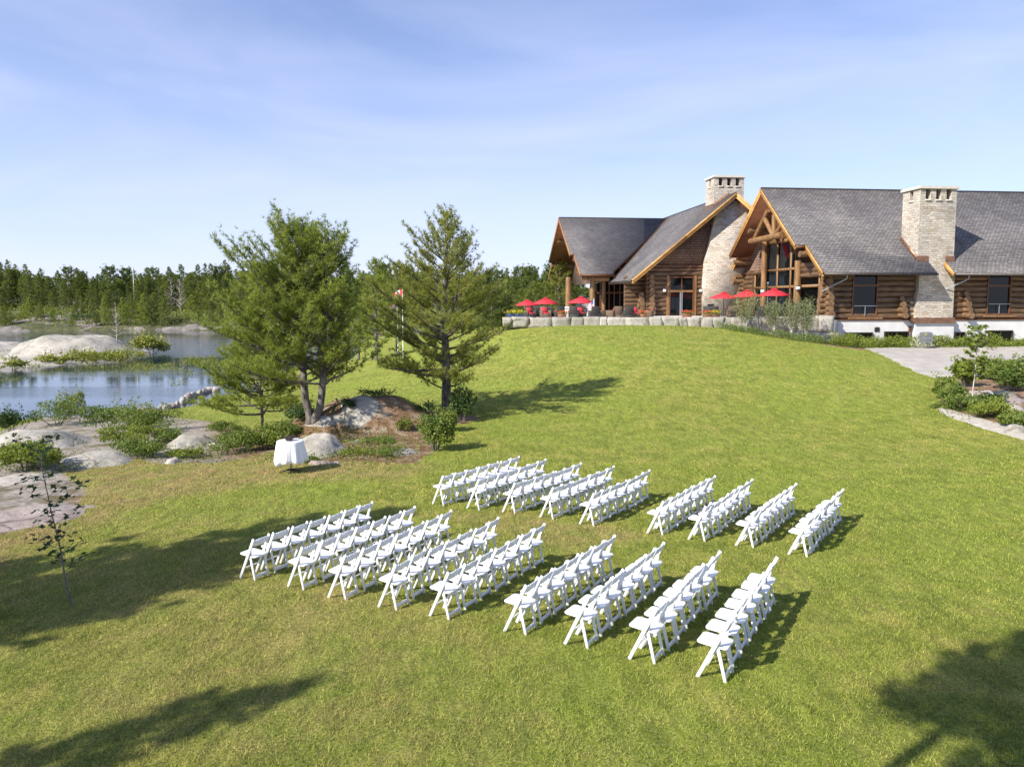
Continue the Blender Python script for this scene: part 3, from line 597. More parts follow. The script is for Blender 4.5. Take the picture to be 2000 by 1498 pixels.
def prR(t): return np.interp(t,[.12,.17,.3,.45,.6,.75,.88,1],[1.5,2.9,3.5,3.1,2.5,1.95,1.15,.3])
rng=np.random.default_rng(5)
wd,cr=pinegen(23,[[(0,0,0),(0,0,HR*.3),(-.05,0,HR*.6),(.1,.1,HR)]],.235,.13,prR,84,.18,.020,13,1.05,asR,(3,58),sub=9,bw=.85)
plant('pine_tree',bR,'broad pine with one straight dark trunk and open yellowish crown','pine tree',[('trunk',wd,'bark'),('crown',cr,'needle2')])
bS=gp(513,840); kS=bS[1]/F_PX; HS=(840-645)*kS
wd,cr=pinegen(31,[[(0,0,0),(-.06,0,HS*.5),(-.1,0,HS)]],.065,.15,lambda t:2.3*(1-t)**.7+.25,60,.16,.021,14,1.3,lambda p,t,i:1.2 if math.cos(p)<0 else .95,(0,45),sub=9,bw=.7)
plant('young_pine',bS,'small slender pine standing in front and left of the twin trunk pine','pine tree',[('trunk',wd,'bark'),('crown',cr,'needle')])
# trees off the left edge and behind the camera: their shadows lie on the grass
def pine_at(x,y,H,rad,seed,label,nb=60,k=10,mat='needle3',zb=.3,dens=1.0,l=.30,w_=.06,name='pine_tree',cat='pine tree',group=None):
    wd,cr=pinegen(seed,[[(0,0,0),(.1,0,H*.5),(0,.1,H)]],.02*H,zb,lambda t:rad*(1-t)**.6*(.6+.4*min(1,t*2.2))+.25,nb,l,w_,k,dens,None,(-5,55),sub=7)
    return plant(name,(x,y,gz1(x,y)-.1),label,cat,[('trunk',wd,'bark'),('crown',cr,mat)],group=group)
SD=np.array([math.cos(SH),math.sin(SH)])/math.tan(SUN_EL)
def shadow_tree(u,v,H,rad,seed,label,fr=.95,**kw):
    p=gp(u,v); q=p[:2]-SD*H*fr; return pine_at(q[0],q[1],H,rad,seed,label,**kw)
shadow_tree(690,1020,11.5,2.5,41,'tall pine left of the view casting the long shade toward the front chairs',nb=56,zb=.38)
shadow_tree(470,1075,10.5,2.6,42,'spreading pine left of the view shading the grass by the thin sapling',nb=60,zb=.35)
shadow_tree(300,1150,9.5,2.6,45,'low bushy pine left of the view shading the left edge of the lawn',nb=56,zb=.3)
shadow_tree(410,1395,9.0,.8,43,'narrow pine near the camera casting the thin shadow across the lower left grass',nb=30,zb=.62,dens=.7)
shadow_tree(2020,1300,11,1.7,44,'dense pine beside the camera shading the lower right corner of the lawn',nb=40,zb=.74)
shadow_tree(2120,1470,10,1.6,46,'second pine beside the camera shading the right edge of the lawn',nb=36,zb=.76)
# ------------------------------------------------------------------ mid distance pines and right hand forest
for i,(u,vt,d,h_,mat,rad,lab) in enumerate([(735,512,66,5.7,'needle',2.4,'leafy green pine behind the gap between the two knoll pines'),(700,556,70,5.8,'needle3',2.2,'dark pine behind the right side of the twin trunk pine'),(775,520,76,5.4,'needle2',2.4,'yellowish pine beside the flagpole'),(1092,504,98,3.2,'needle2',2.9,'sunlit pale green pine just left of the log lodge'),(1045,560,92,3.2,'needle4',2.3,'low green pine behind the left terrace parasols')]):
    x=(u-1000)/F_PX*d; zt=ZC+ray(u,vt)[1]*d; zg=max(gz1(x,d),ZC-h_) ; H=zt-zg
    wd,cr=pinegen(60+i,[[(0,0,0),(0,0,H*.5),(.1,0,H)]],.016*H,.14,lambda t:rad*(1-t)**.7+.35,52,.3,.06,9,.55,None,(0,50),sub=7)
    plant('pine_tree',(x,d,zg),lab,'pine tree',[('trunk',wd,'bark'),('crown',cr,mat)])
# far tree kinds
KIND=[]
for i,(H,rad,mat,zb,nb,el) in enumerate([(11,2.3,'needle3',.12,52,(-8,25)),(12,2.0,'needle4',.22,50,(-8,22)),(9,2.4,'needle4',.06,48,(0,40)),(10,2.8,'needle3',.2,48,(5,45)),(7,2.0,'needle',.03,40,(0,50)),(12.5,1.7,'needle3',.12,52,(-14,12)),(8,2.3,'needle4',.04,44,(0,50))]):
    wd,cr=pinegen(90+i,[[(0,0,0),(.1,0,H*.5),(.0,.1,H)]],.015*H,zb,lambda t:rad*((1-t)**(.75 if i!=3 else .35))+(.35 if i==3 else .10),nb,.42,.10,8,.42,None,el,sub=6,bw=.5,tuftjit=.12)
    tr=wd.build('trunk',MT['greybark']); cw=cr.build('crown',MT[mat]); KIND.append((tr,cw,H))
LOOK=['layered dark pine','tall bare stemmed pine','bushy green conifer','round topped dark pine','small bright green conifer','narrow dark conifer','low rounded green conifer']
used=set()
def fartree(kind,x,y,z,s,rz,sx=1.):
    tr,cw,H=KIND[kind]; e=empty('pine_tree',(x,y,z),rz); e.scale=(s*sx,s*sx,s)
    for o in (tr,cw):
        if (kind,o.name) in used: c=o.copy(); col.objects.link(c)
        else: c=o; used.add((kind,o.name))
        c.parent=e
    return e
rg=np.random.default_rng(12); FT=[]
def fz1(x,y): return float(farz(np.array([[x]]),np.array([[y]]))[0,0])
_us=np.arange(-200,1200,4.); _ds=np.arange(100,232,1.5); _UU,_DD=np.meshgrid(_us,_ds); _FZ=farz((_UU-1000)/F_PX*_DD,_DD)
_sh=np.where((_FZ>.5).any(0),_ds[(_FZ>.5).argmax(0)],190.)
def shore(u): return float(np.interp(u,_us,_sh))
# skyline profile of the photo (u -> v of tree tops)
SKY=np.array([(-80,500),(0,498),(40,512),(90,518),(150,520),(200,524),(270,520),(340,515),(400,515),(440,508),(480,512),(560,520),(640,518),(720,512),(800,520),(960,528),(1010,520),(1060,515),(1120,520)])
def place(u,dd,tv,kinds):
    d0=shore(u); d=d0+dd; x=(u-1000)/F_PX*d; z=fz1(x,d)
    if z<.4: return
    zt=ZC+ray(u,tv)[1]*d; kd=int(rg.choice(kinds)); s=(zt-z)/KIND[kd][2]
    if s<.25: return
    s=min(s,1.45); FT.append((u,dd,kd,x,d,z-.2,s,rg.uniform(0,6.28)))
for u in np.arange(-20,560,11):      # shoreline growth, low
    if 285<u<400 and rg.random()<.5: continue
    place(u+rg.uniform(-7,7),rg.uniform(.8,9),rg.uniform(572,622),[2,4,6,4,1])
for u in np.arange(-30,560,15): place(u+rg.uniform(-6,6),rg.uniform(14,26),rg.uniform(535,572),[0,1,2,5,3,2])
for u in np.arange(-30,760,12):
    uu=u+rg.uniform(-5,5); place(uu,rg.uniform(30,48),np.interp(uu,SKY[:,0],SKY[:,1])+rg.uniform(0,22),[0,1,3,5,0])
for u in np.arange(760,1130,13):
    uu=u+rg.uniform(-5,5); place(uu,rg.uniform(18,40),np.interp(uu,SKY[:,0],SKY[:,1])+rg.uniform(0,14),[0,3,1,3])
for u in np.arange(930,1110,15):
    uu=u+rg.uniform(-5,5); place(uu,rg.uniform(4,14),rg.uniform(548,580),[0,2,6,3])
FT.sort(key=lambda t:t[0])
bands={0:'on the shoreline',1:'on the slope',2:'on the skyline'}
cnt={}
def band(u,dd): return 0 if dd<12 else 1 if dd<28 else 2
ORDN=['first','second','third','fourth','fifth','sixth','seventh','eighth','ninth','tenth','eleventh','twelfth','thirteenth','fourteenth','fifteenth','sixteenth','seventeenth','eighteenth','nineteenth','twentieth']
ORDN+=['twenty-'+q for q in ORDN[:9]]+['thirtieth']+['thirty-'+q for q in ORDN[:9]]+['fortieth']
for (u,dd,kd,x,d,z,s,rz) in FT:
    area='across the lake' if u<640 else 'behind the lawn'
    key=(kd,band(u,dd),area); cnt[key]=cnt.get(key,0)+1
    e=fartree(kd,x,d,z,s,rz,rg.uniform(.85,1.2)); o_=ORDN[min(39,cnt[key]-1)]
    tag(e,'%s %s %s, %s such from left'%(LOOK[kd],bands[key[1]],area,o_),'pine tree',None,None); e['group']='pines of the far wooded shore'
for kd,(tr,cw,H) in enumerate(KIND):
    for o in (tr,cw):
        if o.parent is None: bpy.data.objects.remove(o)
# woodland mass behind
g=G(); Pm=[];Dm=[]
for k in range(420):
    u=rg.uniform(-120,1130); d=shore(u)+rg.uniform(45,85); x=(u-1000)/F_PX*d; z=fz1(x,d); zt=ZC+ray(u,np.interp(u,SKY[:,0],SKY[:,1])+rg.uniform(16,34))[1]*d
    H=zt-z
    if H<2: continue
    m_=90; t=rg.random(m_); rr=(1-t)**.7*rg.uniform(1.6,2.6)+.2; a=rg.uniform(0,6.28,m_)
    Pm.append(np.stack([x+rr*np.cos(a),d+rr*np.sin(a),z+H*(.15+.85*t)],1)); Dm.append(np.stack([np.cos(a),np.sin(a),.3+0*a],1))
needles(g,np.concatenate(Pm),nrm(np.concatenate(Dm)),.8,.3,4,rg); tag(g.build('woodland',MT['needle3']),'dense mass of dark conifers filling the ground behind the nearer pines','woodland',kind='stuff')
# shoreline scrub under the trees
g=G(); Ps=[]
for k in range(2600):
    u=rg.uniform(-60,1110); d=shore(u)+rg.uniform(1,40); x=(u-1000)/F_PX*d; z=fz1(x,d)
    if vn(np.array([[x,d]]),.09,5)[0]<.22: continue
    Ps.append(np.array([x,d,z+.4])+rg.normal(0,1,(14,3))*[.9,.9,.4])
leaves(g,np.concatenate(Ps),.45,rg); tag(g.build('undergrowth',MT['needle4']),'low scrub growing between the trees of the far shore','undergrowth',kind='stuff')
# mast on the far shore, bare trees
p=at(262,578,205); zt=at(262,521,205)[2]; z0=fz1(p[0],p[1]); 
g=G(); g.tube([(0,0,0),(0,0,zt-z0)],.11,8); o=g.build('mast',MT['whitepaint']); o.location=(p[0],p[1],z0); tag(o,'thin white mast rising above the trees across the lake','mast')
def baretree(u,v,H,d,label,seed,nb=26,mat='drift',prof=lambda t:1.1*(1-t)**.8+.15,name='dead_tree',z=None):
    wd,cr=pinegen(seed,[[(0,0,0),(.05,0,H*.5),(0,0,H)]],.03*H**.6,.15,prof,nb,.01,.001,1,.3,None,(10,50),sub=4,bw=1.6)
    x,y=at(u,v,d)[:2]; zz=fz1(x,y) if z is None else z
    e=empty(name,(x,y,zz),0,label,'dead tree'); wd.build('trunk',MT[mat],e); return e
baretree(335,590,9,196,'bare grey dead tree among the pines across the lake',201,prof=lambda t:2.2*(1-t)**.5+.2,nb=30)
baretree(352,590,8.5,194,'bare pinkish dead tree right of the grey dead tree',202,prof=lambda t:2.4*(1-t)**.4+.2,nb=34)
# ------------------------------------------------------------------ rocks
def outcrop(name,u,v,wpx,dm,h,label,seed,mt='rock',rot=0,cat='rock outcrop',group=None,base=None,flat=.5,res=40):
    p=gp(u,v) if base is None else np.array(base,float); k=p[1]/F_PX; rx=wpx*k/2; ry=dm/2
    a=np.linspace(-1.25,1.25,res); X,Y=np.meshgrid(a,a); q=np.sqrt(X**2+Y**2); P=np.stack([X.ravel()*rx,Y.ravel()*ry],1); 
    n1=fbm(P/max(rx,.4)*1.0,1.3,seed,4).reshape(X.shape); q=q*(1+.35*n1)
    hh=h*(1-sstep(flat*.3,1.05,q)); ridg=fbm(P*[1,1.6],1.1/max(.5,min(rx,2)),seed+9,4).reshape(X.shape); hh=hh*(1+(.5 if base is None else .2)*ridg)+(.10 if base is None else .04)*h*np.abs(fbm(P,2.2/max(.5,min(rx,2)),seed+4,4).reshape(X.shape))+.05*h*fbm(P,3.,seed+2,3).reshape(X.shape)
    c,s=math.cos(rot),math.sin(rot); wx=p[0]+P[:,0]*c-P[:,1]*s; wy=p[1]+P[:,0]*s+P[:,1]*c
    g0=gz(wx,wy).reshape(X.shape) if base is None else np.full(X.shape,p[2]); Z=g0+hh-.10-np.where(q>1,.25*(q-1),0)-(0.12*(q>.98))
    ii=np.arange(res-1)[:,None]*res+np.arange(res-1)[None,:]; qd=np.stack([ii,ii+1,ii+res+1,ii+res],-1).reshape(-1,4); qd=qd[(q.ravel()[qd]<1.25).any(1)]
    g=G(); V=np.stack([wx,wy,Z.ravel()],1); use=np.unique(qd); mp_=np.full(len(V),-1); mp_[use]=np.arange(len(use)); g.add(V[use],mp_[qd])
    loc=(p[0],p[1],float(Z[res//2,res//2])); o=g.build(name,MT[mt],None,True,loc=loc); return tag(o,label,cat,group)
OC=[(70,868,215,5.0,.75,'large smooth pale rock slab beside the bushes at the left edge','rock'),(190,900,160,3.2,.42,'flat cracked rock slab between the bushes left of the table','rock'),(40,935,160,2.2,.22,'low rock slab behind the leafy bush at the left edge','rock'),(45,1012,250,4.2,.32,'wide pale rock with gravel pits at the left edge below the bush','rockpink'),
(375,866,110,2.8,.5,'rounded pale rock in the brown litter left of the small pine','rock'),(338,903,40,.9,.26,'small round rock at the edge of the brown litter patch','rock'),(425,868,50,1.3,.2,'low grey rock beside the pale rounded rock','rock'),
(622,884,135,2.4,.85,'steep pale striped rock right behind the cloth covered table','rock'),(622,905,60,.8,.25,'low pink rock at the foot of the steep striped rock','rockpink'),(655,905,40,.6,.2,'small tan rock right of the low pink rock','rockpink'),(560,872,50,1.4,.4,'rounded rock left of the table among the weeds','rock'),
(790,885,85,1.5,.24,'flat grey rock in front of the leafy shrub on the knoll','rock'),(700,862,80,1.1,.14,'thin pale ledge in the brown pine litter','rock'),(760,862,70,.9,.14,'small flat ledge right of the thin pale ledge','rockpink'),
(700,797,100,2.2,.32,'rounded bare rock on top of the knoll left of the red pine needles','rock'),(640,822,110,.9,.3,'low rock at the foot of the twin trunk pine','rock'),
(1950,780,110,2.2,.6,'pinkish boulder among the bushes at the right edge','rockpink'),(1975,810,80,1.4,.6,'grey boulder in front of the pinkish boulder','rock'),(1905,772,60,1.0,.4,'flat pale rock left of the pinkish boulder','rockpink'),(1985,845,60,.9,.45,'pale boulder at the lower edge of the right hand planting','rock')]
for i,(u,v,wp,dm,h,lab,mt) in enumerate(OC): outcrop('rock_outcrop',u,v,wp,dm,h*.8,lab,300+i*7,mt,flat=.9)
# shoreline stones in a line by the water
rg=np.random.default_rng(8)
for i in range(15):
    t=i/14; u=272+t*150; v=806-42*t+rg.uniform(-3,3)+6*math.sin(t*5); p=gp(u,v+3)
    if p[2]<.02: rx,rz=ray(u,v+3); d=-ZC/rz; p=np.array([rx*d,d,0.02])
    k=p[1]/F_PX
    g=G(); bm=bmesh.new(); bmesh.ops.create_icosphere(bm,subdivisions=3,radius=1)
    V=np.array([x.co for x in bm.verts]); Fc=[[x.index for x in f.verts] for f in bm.faces]; bm.free()
    V=V*(1+.5*fbm(V+i*5,1.1,i,4)[:,None]); V=np.round(V*2.2)*.12+V*.75; V=V*np.array([rg.uniform(4.5,9)*k,rg.uniform(.3,.55),rg.uniform(.2,.42)]); a=rg.uniform(-.5,.5); M=np.array(Matrix.Rotation(a,4,'Z')@Matrix.Rotation(rg.uniform(-.25,.25),4,'Y'))
    g.add(xf(M,V),Fc); o=g.build('shore_stone',MT['rockpink' if i%3==0 else 'rock']); o.location=(p[0],p[1],p[2]+.08)
    tag(o,'%s stone from the left in the line of boulders along the near waterline'%ORDN[i],'boulder','boulders along the near waterline')
# islet
bI=at(110,700,84); bI[2]=-.1
outcrop('rock_islet',0,0,360,20,2.6,'long smooth whaleback rock rising from the lake at the left','',mt='rock') if False else None
def islet(u,v,d,wm,dm,h,seed,label): 
    x=(u-1000)/F_PX*d; outcrop('rock_islet',0,0,wm/d*F_PX,dm,h,label,seed,'rockfar' if False else 'rock',base=(x,d,0.02),cat='rock islet',flat=1.2,res=70)
islet(140,690,97,18,17,2.35,511,'big smooth whaleback rock islet in the lake at the left')
islet(20,720,82,15,7,.8,512,'low flat rock in front of the big whaleback islet')
islet(-30,690,97,18,14,1.6,514,'rounded end of the rock islet at the far left edge')
for i,(u,dd,wm,h) in enumerate([(345,0,16,1.0),(378,0,10,1.5),(305,0,9,.8),(25,1,16,1.1),(110,4,14,1.5),(190,1,12,1.0),(408,0,8,1.1)]):
    d=shore(u)+dd; x=(u-1000)/F_PX*d; zb_=max(0,fz1(x,d)-.6); outcrop('shore_rock',0,0,wm/d*F_PX,6,h,'%s bare rock face along the far waterline, counted from the nearest to the dead trees'%ORDN[i],520+i*5,'rockfar',base=(x,d,zb_*.6-.2),cat='shore rock',group='bare rocks on the far shore',res=44)
# far rock labels that single each out
lab=['wide grey ledge on the far shore below the dead trees','bulging grey rock right of the wide ledge on the far shore','low pale rock left of the wide ledge on the far shore','broad pinkish rock on the far shore at the left edge','pinkish rock slope on the far shore above the islet','small rock on the far shore behind the islet','last bare rock on the far shore toward the pines']
fr=[o for o in col.objects if o.name.startswith('shore_rock')]
for o,l_ in zip(fr,lab): o['label']=l_
# lake plants
def gbase(u,v): 
    rx,rz=ray(u,v); d=-ZC/rz; return np.array([rx*d,d,0.])
def wbush(name,u,v,wpx,hpx,label,mat,seed,n_,size,clumps=12,deep=.6,cat='bush'):
    p=gbase(u,v); k=p[1]/F_PX; g,st=bushG(seed,wpx*k/2,wpx*k/2*deep,hpx*k,n_,size,False,clumps,asp=.4); e=empty(name,p,0,label,cat); g.build('foliage',MT[mat],e); st.build('stem',MT['greybark'],e); return e
wbush('waterside_bush',298,692,80,32,'tall bright bush at the right end of the rock islet','marsh',71,1600,.4)
wbush('waterside_bush',200,708,130,20,'low golden bushes along the foot of the rock islet','marsh',72,2200,.32,24)
wbush('waterside_bush',112,712,80,17,'golden green bush in the middle of the islet foot','marsh',73,1300,.3,16)
wbush('waterside_bush',25,722,60,18,'small golden bush on the low flat rock at the left','marsh',74,500,.28)
wbush('waterside_bush',255,700,70,12,'thin strip of golden growth between islet and tall bush','marsh',75,400,.25)
wbush('heath_patch',162,656,60,6,'dark low heath growing on top of the rock islet','leafdark',76,500,.22,cat='heath').location.z=3.6
baretree(228,660,5.2,97,'small bare twiggy tree standing on the rock islet',77,nb=40,prof=lambda t:1.3*(1-t)+.15,z=1.6)
g=G(); rg=np.random.default_rng(19); Ps=[]
for k in range(1300):
    u=rg.uniform(30,470); v=rg.choice([rg.normal(712,8),rg.normal(728,9),rg.normal(703,8)]); 
    if u<250 and v>726: continue
    if v<696: continue
    p=gbase(u,v)
    if vn(p[None,:2],.35,6)[0]<.52: continue
    Ps.append(p+rg.normal(0,1,(9,3))*[.35,.35,.1]+[0,0,.14])
leaves(g,np.concatenate(Ps),.2,rg,asp=.3); tag(g.build('marsh_plants',MT['marsh']),'patches of yellow green marsh plants emerging from the lake','marsh plants',kind='stuff')
# ------------------------------------------------------------------ near bushes
BU=[('leafy_bush',20,852,60,46,'dark blue green bush at the waterline on the left edge','leafdark',900,.09),('leafy_bush',100,834,80,46,'tall loose bush beside the dark one in front of the water','leaf',900,.09),('leafy_bush',140,812,40,44,'upright leafy shoots rising above the bushes against the water','leafyel',350,.10),
('leafy_bush',200,842,120,48,'wide green bush between the smooth slab and the water','leaf',1700,.08),('leafy_bush',285,846,110,44,'dense green bush right of the wide one by the water','leaf',1600,.08),('leafy_bush',240,872,110,34,'bright low bush behind the cracked slab','leafyel',1300,.07),('leafy_bush',262,896,90,30,'dark tipped bush on the lawn edge right of the cracked slab','leaf',1000,.07),('leafy_bush',35,925,120,50,'yellow green bush on the rocks at the left edge','leafyel',1700,.08),
('leafy_bush',320,866,70,24,'low weeds right of the dense green bush','leaf',700,.07),('leafy_bush',355,896,60,14,'yellowish low weeds by the small round rock','leafyel',500,.06),('leafy_bush',460,888,90,36,'green weeds at the lawn edge under the small pine','leaf',1200,.07),('leafy_bush',510,880,70,34,'broad leaved weeds left of the cloth covered table','leafyel',900,.09),('leafy_bush',545,862,80,30,'thick weeds below the twin trunk pine','leaf',1000,.07),
('leafy_bush',440,850,70,20,'low growth behind the small pine trunk','leaf',600,.07),('leafy_bush',585,830,60,26,'dark undergrowth left of the twin trunks','leafdark',600,.07),('leafy_bush',670,812,50,22,'twiggy undergrowth right of the twin trunks','leafdark',350,.06),
('leafy_bush',735,783,70,14,'sparse twiggy shrub on top of the knoll','leafdark',260,.06),('leafy_bush',848,884,66,70,'round leafy shrub at the right end of the knoll','leaf',1300,.085),('leafy_bush',872,846,36,42,'small leafy shoot behind the round shrub','leafyel',330,.09),('leafy_bush',900,825,56,60,'dark shaded shrub behind the trunk of the broad pine','leafdark',900,.085),('leafy_bush',830,808,40,18,'thin shaded sprigs left of the broad pine trunk','leafdark',160,.07),
('leafy_bush',600,905,40,12,'weeds at the foot of the rocks behind the table','leaf',300,.05),('leafy_bush',690,890,70,9,'low green creeper in the middle of the knoll slope','leafyel',300,.05),('leafy_bush',750,895,70,16,'low green creeper near the flat grey rock','leaf',350,.05),('leafy_bush',730,868,90,8,'faint green patch below the red needle slope','leaf',500,.05),('leafy_bush',790,845,30,20,'tuft of tall grassy weeds left of the round shrub','leafyel',200,.07),
('leafy_bush',1870,790,60,34,'green bush at the left tip of the right hand planting','leaf',1000,.09),('leafy_bush',1850,780,50,36,'yellowish bush at the lawn side of the right hand planting','leafyel',800,.09),('leafy_bush',1925,742,80,34,'leafy bush behind the sapling by the driveway','leafyel',1100,.10),('leafy_bush',1985,766,70,56,'tall dark green bush at the right edge','leaf',1300,.10),('leafy_bush',1975,742,60,34,'bright bush at the right edge by the driveway','leaf',900,.10),('leafy_bush',1890,758,40,44,'star leaved shoot left of the sapling trunk','leafyel',300,.14),('leafy_bush',1900,806,70,26,'low bush in front of the sapling','leaf',1100,.08),('leafy_bush',1950,818,80,26,'low bright bush in front of the boulders','leafyel',1100,.08),('leafy_bush',1995,838,60,24,'low bush at the lower right of the planting','leaf',800,.08),('leafy_bush',1945,795,60,20,'bush between the pinkish and the grey boulder','leaf',700,.08),('leafy_bush',1850,800,40,12,'small sprigs at the left foot of the planting','leaf',300,.07)]
for i,(nm,u,v,wp,hp,lab,mt,n_,sz) in enumerate(BU): bush(nm,u,v,wp*1.15,hp*1.08,lab,mt,400+i,int(n_*2.8),sz*1.15,star=('star' in lab),clumps=int(8+wp/9))
# rusty ground plants on the rocks
g=G(); rg=np.random.default_rng(23); X=[]
for (u,v,du,dv,m_) in [(60,905,80,12,500),(330,885,60,12,300),(400,890,40,10,250),(720,870,120,22,700),(640,850,70,16,300),(130,905,40,8,200),(440,862,60,8,250),(330,822,40,6,200),(60,868,70,4,120),(700,890,90,12,500),(1900,800,60,18,400),(560,895,40,5,100)]:
    for _ in range(m_):
        p=gp(u+rg.uniform(-1,1)*du,v+rg.uniform(-1,1)*dv) if _%6==0 else X[-1]+np.r_[rg.normal(0,.22,2),0]; X.append(p)
X=np.array(X); X[:,2]=gz(X[:,0],X[:,1])+rg.uniform(.01,.12,len(X)); tag((leaves(g,X,.055,rg),g.build('ground_cover',MT['heath']))[1],'rusty low ground cover on the rocks and pine litter','ground cover',kind='stuff')
g=G(); X2=np.repeat(X,2,0)[::1]+np.r_[0,0,.01]+np.c_[rg.normal(0,.6,(len(X)*2,2)),np.zeros(len(X)*2)]; X2[:,2]=gz(X2[:,0],X2[:,1])+rg.uniform(.01,.14,len(X2)); leaves(g,X2,.075,rg); tag(g.build('ground_weeds',MT['leaf']),'small green weeds scattered over the rocky ground','weeds',kind='stuff')
# ------------------------------------------------------------------ saplings
def sapling(name,u,v,utop,vtop,label,seed,nbr,leafn,lsz,mat='leafdark',lo=.2,spread=.55,tr=.022,tmat='greybark'):
    p=gp(u,v); H=(p[1]/F_PX)*(v-vtop); dx=(utop-u)*p[1]/F_PX; rg=np.random.default_rng(seed); st=G(); lf=G()
    z=np.linspace(0,1,10); C=np.stack([dx*z+rg.normal(0,.008,10),rg.normal(0,.008,10),z*H],1); C[0]=0; st.tube(C,tr*(1-.8*z),7,False)
    for i in range(nbr):
        t=lo+(1-lo)*(i+rg.random()*.6)/nbr; a=i*2.4+rg.normal(0,.4); Lb=spread*rg.uniform(.35,1)*(1.1-.45*abs(t-.65)*2); o=np.array([np.interp(t,z,C[:,k]) for k in range(3)])
        q=o+np.array([math.cos(a)*Lb*.8,math.sin(a)*Lb*.8,Lb*.55]); st.tube([o,(o+q)/2+[0,0,-.02],q],[tr*.3,tr*.2,.003],4,False)
        c=np.concatenate([o+(q-o)*x+rg.normal(0,.06,(leafn//3+1,3))*[1.1,1.1,.35]*(x+.3) for x in (.45,.8,1.05)]); leaves(lf,c,lsz,rg,2.2,star=True)
    return plant(name,p,label,'sapling',[('stem',st,tmat),('foliage',lf,mat)])
sapling('maple_sapling',140,1182,88,850,'thin leaning sapling with sparse dark star shaped leaves on the left lawn',5,22,12,.09,lo=.2,spread=.66,tr=.018)
sapling('maple_sapling',1897,800,1904,640,'slender pale stemmed sapling with bright leaves beside the driveway',6,22,22,.17,'leafyel',lo=.35,spread=.75,tr=.03,tmat='birch')
# ------------------------------------------------------------------ log lodge
class Fr:
    def __init__(s,ox,oy,deg): s.o=np.array([ox,oy]); r=R(deg); s.A=np.array([math.cos(r),math.sin(r)]); s.B=np.array([-math.sin(r),math.cos(r)])
    def w(s,a,b,z): a=np.asarray(a,float);b=np.asarray(b,float);z=np.asarray(z,float)+0*a; return np.stack([s.o[0]+a*s.A[0]+b*s.B[0],s.o[1]+a*s.A[1]+b*s.B[1],z+ZC],-1)
    def M(s,a=0,b=0,z=0):
        M=np.eye(4); M[:2,0]=s.A;M[:2,1]=s.B; M[:3,3]=s.w(a,b,z); return M
    def hb(s,u,v,b):   # ray meets vertical plane b=const -> a,z
        rx,rz=ray(u,v); k=(s.o@s.B+b)/(rx*s.B[0]+s.B[1]); p=np.array([rx*k,k]); return float((p-s.o)@s.A),rz*k
    def ha(s,u,v,a):
        rx,rz=ray(u,v); k=(s.o@s.A+a)/(rx*s.A[0]+s.A[1]); p=np.array([rx*k,k]); return float((p-s.o)@s.B),rz*k
    def hz(s,u,v,f):   # meets z=f(a,b) (march)
        rx,rz=ray(u,v); d=np.linspace(40,140,4000); P=np.stack([rx*d,d],1)-s.o; a=P@s.A;b=P@s.B; k=int(np.argmin(np.abs(rz*d-f(a,b)))); return a[k],b[k],rz*d[k]
lodge=empty('log_lodge',(30,66,ZC-1.45),0,'large log lodge with dark shingle roofs and two pale stone chimneys','log lodge')
LI=Matrix.Translation((-30,-66,-(ZC-1.45)))
def part(g,nm,mt,par=None,sm=False):
    o=g.build(nm,MT[mt] if isinstance(mt,str) else mt,None,sm)
    if par is None: o.parent=lodge; o.matrix_parent_inverse=LI
    else: o.parent=par; o.matrix_parent_inverse=LI if False else (par.matrix_world.inverted() if False else Matrix.Identity(4))
    return o
def slab(fr,poly,zf,th,dz=0,uvx=None):
    """sloped slab over polygon in (a,b); top at zf+dz"""
    poly=np.array(poly,float); n_=len(poly); z=np.array([zf(a,b) for a,b in poly])+dz
    T=fr.w(poly[:,0],poly[:,1],z); Bt=fr.w(poly[:,0],poly[:,1],z-th)
    uv=np.stack([poly[:,0],np.hypot(poly[:,1],z)*np.sign(poly[:,1]+.001)],1) if uvx is None else uvx(poly,z)
    g=G(); g.add(np.r_[T,Bt],[tuple(range(n_)),tuple(range(2*n_-1,n_-1,-1))]+[(i,i+n_,(i+1)%n_+n_,(i+1)%n_) for i in range(n_)],np.r_[uv,uv]); return g
def board(g,fr,p,q,w_=.1,h=.3,off=(0,0,0)):
    """rectangular board between local points p,q (a,b,z), hanging h below"""
    P=fr.w(*p);Q=fr.w(*q); t=nrm(Q-P); up=np.array([0,0,1.]); s=nrm(np.cross(t,up)); u2=np.cross(s,t)
    V=[]
    for X in (P,Q):
        for a,b in ((-1,0),(1,0),(1,-1),(-1,-1)): V.append(X+s*a*w_/2+u2*b*h+np.array(off))
    g.add(V,[(0,1,2,3),(7,6,5,4),(0,4,5,1),(1,5,6,2),(2,6,7,3),(3,7,4,0)])
def log(g,fr,p,q,r,n=12,taper=.96): 
    P=fr.w(*p);Q=fr.w(*q); s=np.linspace(0,1,4)[:,None]; g.tube(P+(Q-P)*s,np.array([r,r*1.01,r*.99,r*taper]),n)
FL=-1.45                     # terrace floor
